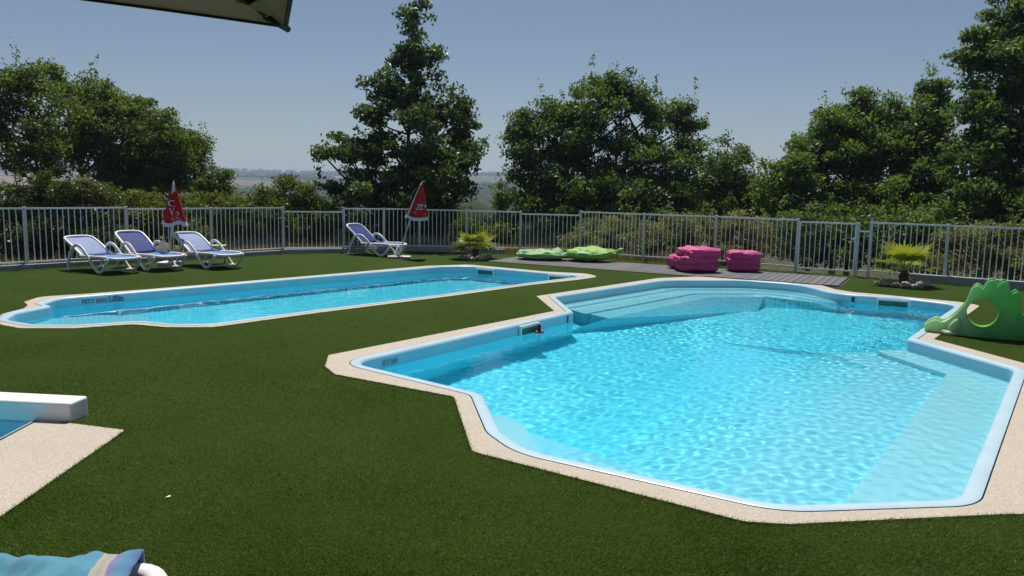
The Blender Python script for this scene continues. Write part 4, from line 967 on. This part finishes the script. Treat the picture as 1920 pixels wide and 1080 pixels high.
# ------------------------------------------------------------------ trees beyond the fence
oaks = 'oak trees beyond the fence left of the valley view'
oak = dict(mat=M['leaf_oak'], size=.125, clump_r=.46, shape=(1, .62), group=oaks)
plant_px('oak_tree', 'oak tree with a thin bare topmost twig above the flowering shrub', 'tree', 27, 85, [(20, 190, 55, 70), (50, 150, 40, 45), (30, 265, 60, 55), (95, 220, 45, 60), (80, 290, 60, 45), (-30, 220, 60, 80)], n_clump=120, per=70, seed=21, trunk_h=2.2, trunk_r=.15, sprigs=60, **oak)
plant_px('oak_tree', 'tallest bushy oak tree in the middle of the oak clump', 'tree', 29, 190, [(115, 155, 45, 32), (165, 185, 60, 45), (190, 240, 70, 60), (140, 270, 60, 50), (215, 190, 50, 30)], n_clump=150, per=70, seed=22, trunk_h=2.0, trunk_r=.17, sprigs=70, **oak)
plant_px('oak_tree', 'rounded oak tree in the oak clump, behind the upright red parasol', 'tree', 30, 270, [(250, 215, 50, 40), (270, 260, 60, 60), (235, 300, 60, 45), (310, 225, 25, 28), (310, 290, 45, 55), (230, 345, 70, 40)], n_clump=180, per=70, seed=23, trunk_h=1.8, trunk_r=.16, sprigs=60, **oak)
plant_px('oak_tree', 'outermost oak tree of the clump, sloping down to the valley view', 'tree', 31, 335, [(330, 255, 35, 30), (345, 300, 42, 55), (365, 270, 20, 20), (310, 330, 60, 45), (260, 350, 60, 35)], n_clump=150, per=70, seed=24, trunk_h=1.5, trunk_r=.14, sprigs=50, **oak)
plant_px('bush', 'small dark bush growing beside the outermost oak', 'bush', 29, 412, [(410, 340, 26, 30), (400, 365, 35, 30), (425, 372, 20, 20)], n_clump=50, per=60, seed=25, mat=M['leaf_oak'], size=.12, clump_r=.38, trunk_h=.5, trunk_r=.06, sprigs=24, limbs=10)
plant_px('maple_tree', 'tall conical broadleaf tree behind the leaning red parasol', 'tree', 26, 752, [(775, 40, 32, 42), (790, 110, 55, 50), (770, 165, 80, 50), (725, 170, 38, 35), (775, 235, 105, 50), (700, 215, 40, 22), (840, 215, 48, 36), (680, 275, 70, 28), (630, 285, 32, 12), (870, 250, 38, 24), (770, 300, 125, 48), (840, 300, 60, 40), (770, 350, 115, 45), (690, 345, 45, 45), (850, 350, 50, 28), (625, 340, 20, 30)], n_clump=290, per=58, seed=31, mat=M['leaf_maple'], size=.15, clump_r=.36, trunk_h=1.6, trunk_r=.17, sprigs=110, limbs=60, shape=(1, .6), bias=(0, 0, .2))
plant_px('broad_tree', 'wide many-stemmed dark green tree behind the green bean bags', 'tree', 28, 1130, [(1130, 170, 50, 38), (1165, 165, 35, 32), (1100, 215, 75, 50), (1000, 235, 40, 38), (985, 300, 35, 60), (1060, 290, 90, 75), (1160, 270, 90, 80), (1215, 215, 42, 55), (1280, 220, 38, 42), (1290, 290, 40, 55), (1240, 320, 80, 70), (1110, 360, 120, 45), (1020, 360, 70, 40), (1060, 395, 110, 35), (1180, 395, 100, 35), (1270, 385, 80, 40), (975, 250, 28, 40), (1045, 225, 45, 40), (1200, 185, 30, 28)], n_clump=680, per=66, seed=41, mat=M['leaf_dense'], size=.125, clump_r=.42, trunk_h=1.2, trunk_r=.12, stems=5, sprigs=130, limbs=70, shape=(1, .6), shell=.55)
plant_px('broad_tree', 'smaller loose tree in the dip beside the wide many-stemmed tree', 'tree', 29, 1365, [(1365, 290, 35, 30), (1350, 335, 42, 50), (1390, 290, 18, 18), (1380, 360, 45, 40), (1325, 370, 50, 40), (1350, 400, 70, 35), (1420, 390, 50, 40), (1405, 345, 38, 40), (1445, 355, 38, 38)], n_clump=200, per=64, seed=42, mat=M['leaf_dense'], size=.125, clump_r=.40, trunk_h=1.0, trunk_r=.09, sprigs=50)
plant_px('chestnut_tree', 'light green leafy tree rising beyond the gate', 'tree', 26, 1580, [(1610, 200, 42, 30), (1580, 240, 70, 40), (1650, 215, 45, 38), (1560, 300, 95, 60), (1660, 290, 80, 70), (1500, 300, 50, 42), (1480, 345, 70, 55), (1600, 370, 130, 50), (1520, 400, 110, 40), (1650, 400, 90, 40)], n_clump=440, per=66, seed=51, mat=M['leaf_acacia'], size=.15, clump_r=.42, trunk_h=1.4, trunk_r=.14, sprigs=110, stems=2, limbs=50, shape=(1, .42), shell=.55)
plant_px('chestnut_tree', 'slender spiky topped tree between the leafy tree and the tall dark one', 'tree', 25.5, 1745, [(1750, 180, 25, 38), (1740, 220, 45, 45), (1720, 280, 60, 60), (1770, 270, 40, 70), (1740, 350, 90, 60), (1740, 400, 100, 40)], n_clump=220, per=62, seed=52, mat=M['leaf_acacia'], size=.16, clump_r=.36, trunk_h=1.4, trunk_r=.11, sprigs=90, shape=(1, .36))
plant_px('broad_tree', 'tall dark tree overtopping all others beyond the slide', 'tree', 23.5, 1900, [(1900, 40, 60, 60), (1850, 90, 50, 40), (1820, 115, 30, 18), (1890, 150, 75, 75), (1860, 220, 70, 60), (1930, 250, 90, 90), (1850, 300, 70, 60), (1960, 80, 70, 90), (1930, 360, 90, 60), (1830, 365, 60, 45), (1860, 400, 100, 45)], n_clump=430, per=62, seed=53, mat=M['leaf_dense'], size=.15, clump_r=.40, trunk_h=2.0, trunk_r=.19, sprigs=120, limbs=60, shape=(1, .5), shell=.55)

# ------------------------------------------------------------------ shrubs close behind the fence
sh = dict(trunk_h=0, crown_name='foliage')
plant_px('flowering_shrub', 'big dense shrub with pale pink blooms behind the end of the lounger row fence', 'shrub', 19.5, 110, [(60, 375, 75, 45), (130, 355, 70, 42), (175, 385, 50, 45), (20, 395, 60, 50), (90, 440, 110, 50), (40, 470, 90, 35), (170, 455, 70, 40)], n_clump=260, per=75, seed=61, mat=M['leaf_rose'], size=.085, clump_r=.30, sprigs=60, shape=(1, .6), **sh)
plant_px('hedge_shrub', 'yellow green hedge shrub between the flowering shrub and the upright parasol', 'shrub', 21, 255, [(240, 385, 55, 30), (290, 395, 55, 26), (260, 430, 90, 40), (205, 420, 50, 45)], n_clump=160, per=75, seed=62, mat=M['leaf_hedge'], size=.09, clump_r=.30, sprigs=40, **sh)
plant_px('hedge_shrub', 'yellow green hedge shrub behind the upright red parasol', 'shrub', 22, 385, [(370, 380, 48, 28), (420, 392, 50, 24), (390, 425, 90, 42), (470, 410, 40, 40)], n_clump=130, per=75, seed=63, mat=M['leaf_hedge'], size=.09, clump_r=.30, sprigs=40, **sh)
plant_px('round_bush', 'round light green bush below the far hills', 'bush', 22.5, 530, [(530, 360, 52, 38), (570, 370, 32, 30), (490, 378, 34, 30), (530, 410, 85, 42), (600, 420, 30, 40)], n_clump=150, per=75, seed=64, mat=M['leaf_hedge'], size=.09, clump_r=.30, sprigs=40, **sh)
plant_px('hedge_shrub', 'dark shrub at the foot of the conical tree', 'shrub', 24, 690, [(650, 385, 40, 40), (700, 415, 70, 40), (770, 420, 70, 38), (830, 415, 45, 35)], n_clump=110, per=75, seed=65, mat=M['leaf_maple'], size=.10, clump_r=.32, sprigs=20, **sh)
plant_px('hedge_shrub', 'low light green shrub filling the gap behind the palm at the lawn corner', 'shrub', 24.5, 915, [(880, 430, 40, 38), (930, 445, 40, 30), (905, 455, 60, 22)], n_clump=80, per=65, seed=66, mat=M['leaf_hedge'], size=.09, clump_r=.30, sprigs=20, **sh)
plant_px('hedge_shrub', 'leafy green sapling shrub before the blue valley wood', 'shrub', 25, 950, [(945, 375, 22, 28), (955, 420, 28, 35), (1040, 425, 45, 40)], n_clump=60, per=60, seed=67, mat=M['leaf_dense'], size=.10, clump_r=.30, sprigs=20, **sh)
br = dict(mat=M['leaf_bramble'], size=.075, clump_r=.27, shape=(1, .6), group='dusty brambles behind the deck fence', **sh)
plant_px('bramble', 'dusty bramble bush behind the lime bean bag', 'bramble', 22.5, 1130, [(1130, 440, 60, 28), (1180, 430, 50, 32), (1090, 455, 40, 20), (1150, 465, 80, 20)], n_clump=120, per=80, seed=71, sprigs=40, **br)
plant_px('bramble', 'dusty bramble bush between the bean bags and the pink piles', 'bramble', 21.5, 1260, [(1260, 430, 60, 32), (1220, 450, 55, 28), (1300, 435, 45, 30), (1260, 470, 80, 20)], n_clump=120, per=80, seed=72, sprigs=40, **br)
plant_px('bramble', 'dusty bramble bush behind the pink piles', 'bramble', 20.5, 1390, [(1370, 430, 60, 32), (1420, 440, 45, 30), (1390, 470, 80, 22)], n_clump=110, per=80, seed=73, sprigs=40, **br)
plant_px('dark_shrub', 'dark leafy shrub behind the gate', 'shrub', 20.5, 1530, [(1500, 430, 65, 45), (1570, 440, 55, 45), (1620, 440, 50, 50), (1550, 475, 90, 25)], n_clump=130, per=70, seed=74, mat=M['leaf_dense'], size=.10, clump_r=.30, sprigs=30, **sh)
plant_px('dark_shrub', 'dark leafy shrub behind the palm near the gate', 'shrub', 19.5, 1700, [(1690, 430, 60, 45), (1740, 450, 50, 40), (1700, 485, 80, 25)], n_clump=120, per=70, seed=75, mat=M['leaf_dense'], size=.10, clump_r=.30, sprigs=30, **sh)
plant_px('bramble', 'dusty bramble bush behind the slide fence', 'bramble', 18.2, 1850, [(1820, 460, 60, 32), (1880, 450, 60, 40), (1860, 495, 110, 30), (1940, 470, 60, 45), (1740, 495, 50, 22)], n_clump=170, per=85, seed=76, sprigs=60, **br)
plant_px('hedge_shrub', 'sunlit green shrub at the foot of the tall dark tree', 'shrub', 20, 1900, [(1900, 410, 40, 35), (1930, 400, 40, 40)], n_clump=50, per=70, seed=77, mat=M['leaf_acacia'], size=.10, clump_r=.30, sprigs=20, **sh)
def blooms():
    r = random.Random(5)
    for k in range(16):
        x = r.choice([r.uniform(20, 200), r.gauss(165, 20)]); y = r.uniform(325, 365); p = AT(x, y, 18.9 + r.random() * .4)
        bm_ = bmesh.new(); bmesh.ops.create_icosphere(bm_, subdivisions=1, radius=.035, matrix=Matrix.Translation(p))
        for v in bm_.verts: v.co += Vector((r.uniform(-.015, .015), r.uniform(-.015, .015), r.uniform(-.015, .015)))
        fs_root = [o for o in bpy.data.objects if o.name.startswith('flowering_shrub')][0]
        for v in bm_.verts: v.co -= fs_root.location
        bm_obj('bloom', bm_, M['flower'], fs_root)
blooms()
# dry grass on the bank just behind the fence
def dry_grass():
    r = np.random.default_rng(81); P = []
    for (a, b, n) in ((PA0 + stepA * 1.2, PA1, 5000), (PA1, PB, 3500), (PB, PC, 1500), (PC.lerp(PD1, .4), PD2, 9000), (PE[0], PE[2], 4000), (PA0 - stepA * 2, PA0 + stepA * 1.2, 900)):
        t = r.uniform(0, 1, n); d = (b - a).normalized(); nn = Vector((-d.y, d.x)); w = r.uniform(.12, 1, n) ** 1.3 * 2.2
        x = a.x + (b.x - a.x) * t + nn.x * w; y = a.y + (b.y - a.y) * t + nn.y * w
        P.append(np.stack([x, y, -.08 - .11 * w], 1))
    P = np.concatenate(P); n = len(P); h = r.uniform(.08, .42, (n, 1)); d = r.normal(size=(n, 2)) * .3
    tip = P + np.concatenate([d * h, h], 1); side = np.concatenate([r.normal(size=(n, 2)), np.zeros((n, 1))], 1); side *= .011 / np.linalg.norm(side, axis=1, keepdims=True)
    V = np.stack([P - side, P + side, tip], 1).reshape(-1, 3); me = np_mesh('dry_grass', V, np.arange(n * 3).reshape(n, 3))
    at = me.attributes.new('tint', 'FLOAT', 'FACE'); at.data.foreach_set('value', r.uniform(0, 1, n).astype(np.float32))
    tag(mesh_obj('dry_grass', me, M['grass_dry']), 'dry straw coloured grass on the bank behind the fence', 'grass', None, 'stuff')
dry_grass()

# ------------------------------------------------------------------ small palms with stone rings
def palm(base, label, n_fr, frond_l, trunk_h, seed, span, stone_label, n_st, ring, tilt0=.2):
    r = random.Random(seed); root = empty('fan_palm', (base.x, base.y, 0), r.random(), label, 'palm', 'small fan palms in stone rings')
    bm_ = bmesh.new(); pts = [(0, 0, -.05), (.01, 0, trunk_h * .5), (0, .01, trunk_h)]; tube(bm_, pts, [.085, .075, .065], 12)
    for k in range(40):
        a = r.uniform(0, 6.28); z = r.uniform(.02, trunk_h); tube(bm_, [(math.cos(a) * .06, math.sin(a) * .06, z), (math.cos(a) * .10, math.sin(a) * .10, z + .06)], [.016, .006], 5)
    bm_obj('trunk', bm_, M['palm_trunk'], root, True)
    for k in range(n_fr):
        az = 6.28 * k / n_fr + r.uniform(-.25, .25); el = r.uniform(tilt0, 1.0) if k % 3 else r.uniform(-.05, .3); L = frond_l * r.uniform(.75, 1.1)
        d = Vector((math.cos(az) * math.cos(el), math.sin(az) * math.cos(el), math.sin(el))); s = Vector((-math.sin(az), math.cos(az), 0)); up_ = d.cross(s) * -1
        p0 = Vector((0, 0, trunk_h - .02)); pe = p0 + d * L * .45
        bm_ = bmesh.new(); tube(bm_, [p0, pe], [.011, .007], 5, cap=False)
        V = []; nl = 15
        for j in range(nl):
            f = (j / (nl - 1) - .5) * R(span); dd = (d * math.cos(f) + s * math.sin(f)).normalized(); l = L * .62 * (1 - .35 * abs(f) / R(span / 2)) * r.uniform(.9, 1.1)
            sd_ = dd.cross(up_).normalized() * .021; m = pe + dd * l * .55 + up_ * .01; e = pe + dd * l - Vector((0, 0, 1)) * l * .16 * r.uniform(.4, 1.4)
            v = [bm_.verts.new(p) for p in (pe - sd_ * .3, pe + sd_ * .3, m + sd_, e, m - sd_)]; bm_.faces.new(v)
        o = bm_obj('frond', bm_, M['leaf_palm'], root)
        at = o.data.attributes.new('tint', 'FLOAT', 'FACE'); at.data.foreach_set('value', [min(1, max(0, r.gauss(.5 + (.3 if el > .4 else -.1), .15)))] * len(o.data.polygons))
    for k in range(n_st):
        a = math.pi + math.pi * 2 * k / n_st + r.uniform(-.1, .1); bm_ = bmesh.new(); bmesh.ops.create_icosphere(bm_, subdivisions=2, radius=1)
        sx, sy, sz = r.uniform(.06, .115), r.uniform(.06, .10), r.uniform(.04, .07); sd2 = r.random() * 50
        for v in bm_.verts:
            nz = mnoise.noise(v.co * 1.3 + Vector((sd2, 0, 0))); v.co = Vector((v.co.x * sx, v.co.y * sy, v.co.z * sz)) * (1 + .35 * nz)
        o = bm_obj('stone', bm_, M['rock'], None); o.location = (base.x + math.cos(a) * ring * r.uniform(.85, 1.1), base.y + math.sin(a) * ring * .75 * r.uniform(.85, 1.1), sz * .75); o.rotation_euler = (0, 0, r.random() * 6)
        tag(o, stone_label, 'stone', stone_label)
palm(G(891, 485.5), 'small yellowing fan palm at the lawn corner by the deck end', 24, .74, .26, 3, 190, 'rough stone in the ring round the palm at the lawn corner', 13, .34, .1)
palm(G(1693, 534.5), 'small spreading fan palm on the lawn near the gate', 18, .78, .34, 8, 150, 'pale stone in the ring round the palm near the gate', 15, .44, .05)

# ------------------------------------------------------------------ turf pile near the camera
def turf_blades():
    r = np.random.default_rng(91); N = 700000
    # spread so that the near lawn is denser: sample image columns and rows above the ground
    y = 3.2 + (r.uniform(0, 1, N) ** 1.9) * 15; half = y * .70 + .3; x = r.uniform(-1, 1, N) * half
    keep = np.ones(N, bool)
    for Pg, sgn in ((BIG_O, .006), (SMALL_O, .006), (KID_O, .006)): keep &= ~inside_np(offset(Pg, -.012), x, y)
    sl_ = bpy.data.objects['toddler_slide'].matrix_basis.inverted(); lx = sl_[0][0] * x + sl_[0][1] * y + sl_[0][3]; ly = sl_[1][0] * x + sl_[1][1] * y + sl_[1][3]; keep &= ~((lx > .2) & (lx < 1.25) & (abs(ly) < .18))
    x = x[keep]; y = y[keep]; n0 = len(x)
    for Pg in (BIG_O, SMALL_O, KID_O):                            # fringe along the coping
        for i in range(len(Pg)):
            p, q_ = Pg[i], Pg[(i + 1) % len(Pg)]; L = (q_ - p).length; ym = (p.y + q_.y) / 2
            if ym < 2.5 or ym > 13 or L < 1e-4: continue
            k = int(L * 420); t = r.uniform(0, 1, k); d = (q_ - p) / L; w = np.abs(r.normal(0, .010, k))
            x = np.concatenate([x, p.x + (q_.x - p.x) * t + d.y * w]); y = np.concatenate([y, p.y + (q_.y - p.y) * t - d.x * w])
    n = len(x); wid = .0013 + .0003 * y[:, None]
    h = r.uniform(.008, .020, (n, 1)) * np.clip(1.25 - y[:, None] / 18, .3, 1); h[n0:] *= 1.5; P = np.stack([x, y, np.full(n, -.002)], 1); flow = np.stack([np.sin(x * .9) * .25 + .2, np.full(n, -.25)], 1)
    tip = P + np.concatenate([(r.normal(size=(n, 2)) * .55 + flow) * h, h], 1); side = np.concatenate([r.normal(size=(n, 2)), np.zeros((n, 1))], 1); side *= wid / (np.linalg.norm(side, axis=1, keepdims=True) + 1e-6)
    V = np.stack([P - side, P + side, tip], 1).reshape(-1, 3); me = np_mesh('turf_pile', V, np.arange(n * 3).reshape(n, 3))
    at = me.attributes.new('tint', 'FLOAT', 'FACE'); at.data.foreach_set('value', np.clip(r.normal(.40, .27, n) + .24 * np.sin(x * 1.7 + np.sin(y * 1.3) * 1.5) * np.sin(y * 1.1 + x * .6) + .10 * np.sin(x * 4.1 + y * 2.3) * np.sin(y * 3.7 - x * 1.9), 0, 1).astype(np.float32))
    fl = r.uniform(0, 1, n) < .13; vals = np.empty(n, np.float32); at.data.foreach_get('value', vals); vals[fl] = r.uniform(.85, 1, fl.sum()); at.data.foreach_set('value', vals)
    tag(mesh_obj('turf_pile', me, M['blade']), 'short green pile of the artificial turf', 'turf', None, 'stuff')
turf_blades()

# scrap of paper on the turf
sc = G(315, 936); bm = bmesh.new(); vs_ = [bm.verts.new(p) for p in ((-.005, -.014, .012), (.005, -.012, .014), (.009, .013, .012), (-.002, .015, .015))]; bm.faces.new(vs_)
so = bm_obj('paper_scrap', bm, M['plastic_white']); so.location = (sc.x, sc.y, .004); so.rotation_euler = (0, 0, R(-30)); so.modifiers.new('s', 'SOLIDIFY').thickness = .002
tag(so, 'tiny white scrap lying alone on the open turf', 'litter')

# ------------------------------------------------------------------ far woods
def far_woods():
    r = np.random.default_rng(95); base = bmesh.new(); bmesh.ops.create_icosphere(base, subdivisions=1, radius=1); bv = np.array([v.co[:] for v in base.verts]); bf = np.array([[v.index for v in f.verts] for f in base.faces]); base.free()
    spots = []
    for k in range(14000):
        d = math.exp(r.uniform(math.log(110), math.log(2700))); px = r.uniform(380, 1120); v = ray(px, 350); x = v.x / v.y * d; y = d
        m = mnoise.noise(Vector((x * .004 + 3, y * .004, 0))) + .5 * mnoise.noise(Vector((x * .012, y * .012 + 7, 0)))
        ok = m > (.02 if d > 900 else -.35)
        if 1150 < d < 1900 and 820 < px < 1120: ok = m > .42
        if ok: spots.append((x, y, d))
    V = []; F = []
    for i, (x, y, d) in enumerate(spots):
        s = r.uniform(2.5, 5.0) * (1 + d / 4000); z = terrain_h(x, y, d - 21); jit = 1 + .3 * r.normal(size=(len(bv), 1)) * .6
        V.append(bv * jit * np.array([s, s, s * .9]) + np.array([x, y, z + s * .45])); F.append(bf + i * len(bv))
    me = np_mesh('far_woodland', np.concatenate(V), np.concatenate(F)); tag(mesh_obj('far_woodland', me, M['wood_far']), 'bluish distant woods on the hillside across the valley', 'woodland', None, 'stuff')
far_woods()

# ------------------------------------------------------------------ air
def haze():
    t = NT('haze'); t.n.remove(t.b); v = t.add('ShaderNodeVolumePrincipled'); v.inputs['Density'].default_value = .00035; v.inputs['Color'].default_value = (.62, .76, 1, 1); v.inputs['Anisotropy'].default_value = .2
    t.link(v.outputs[0], t.out.inputs['Volume']); bm_ = bmesh.new(); box(bm_, (0, 0, 10), (9600, 9600, 130))
    tag(bm_obj('haze', bm_, t.m), 'thin bluish summer haze over the valley', 'haze', None, 'stuff')
haze()
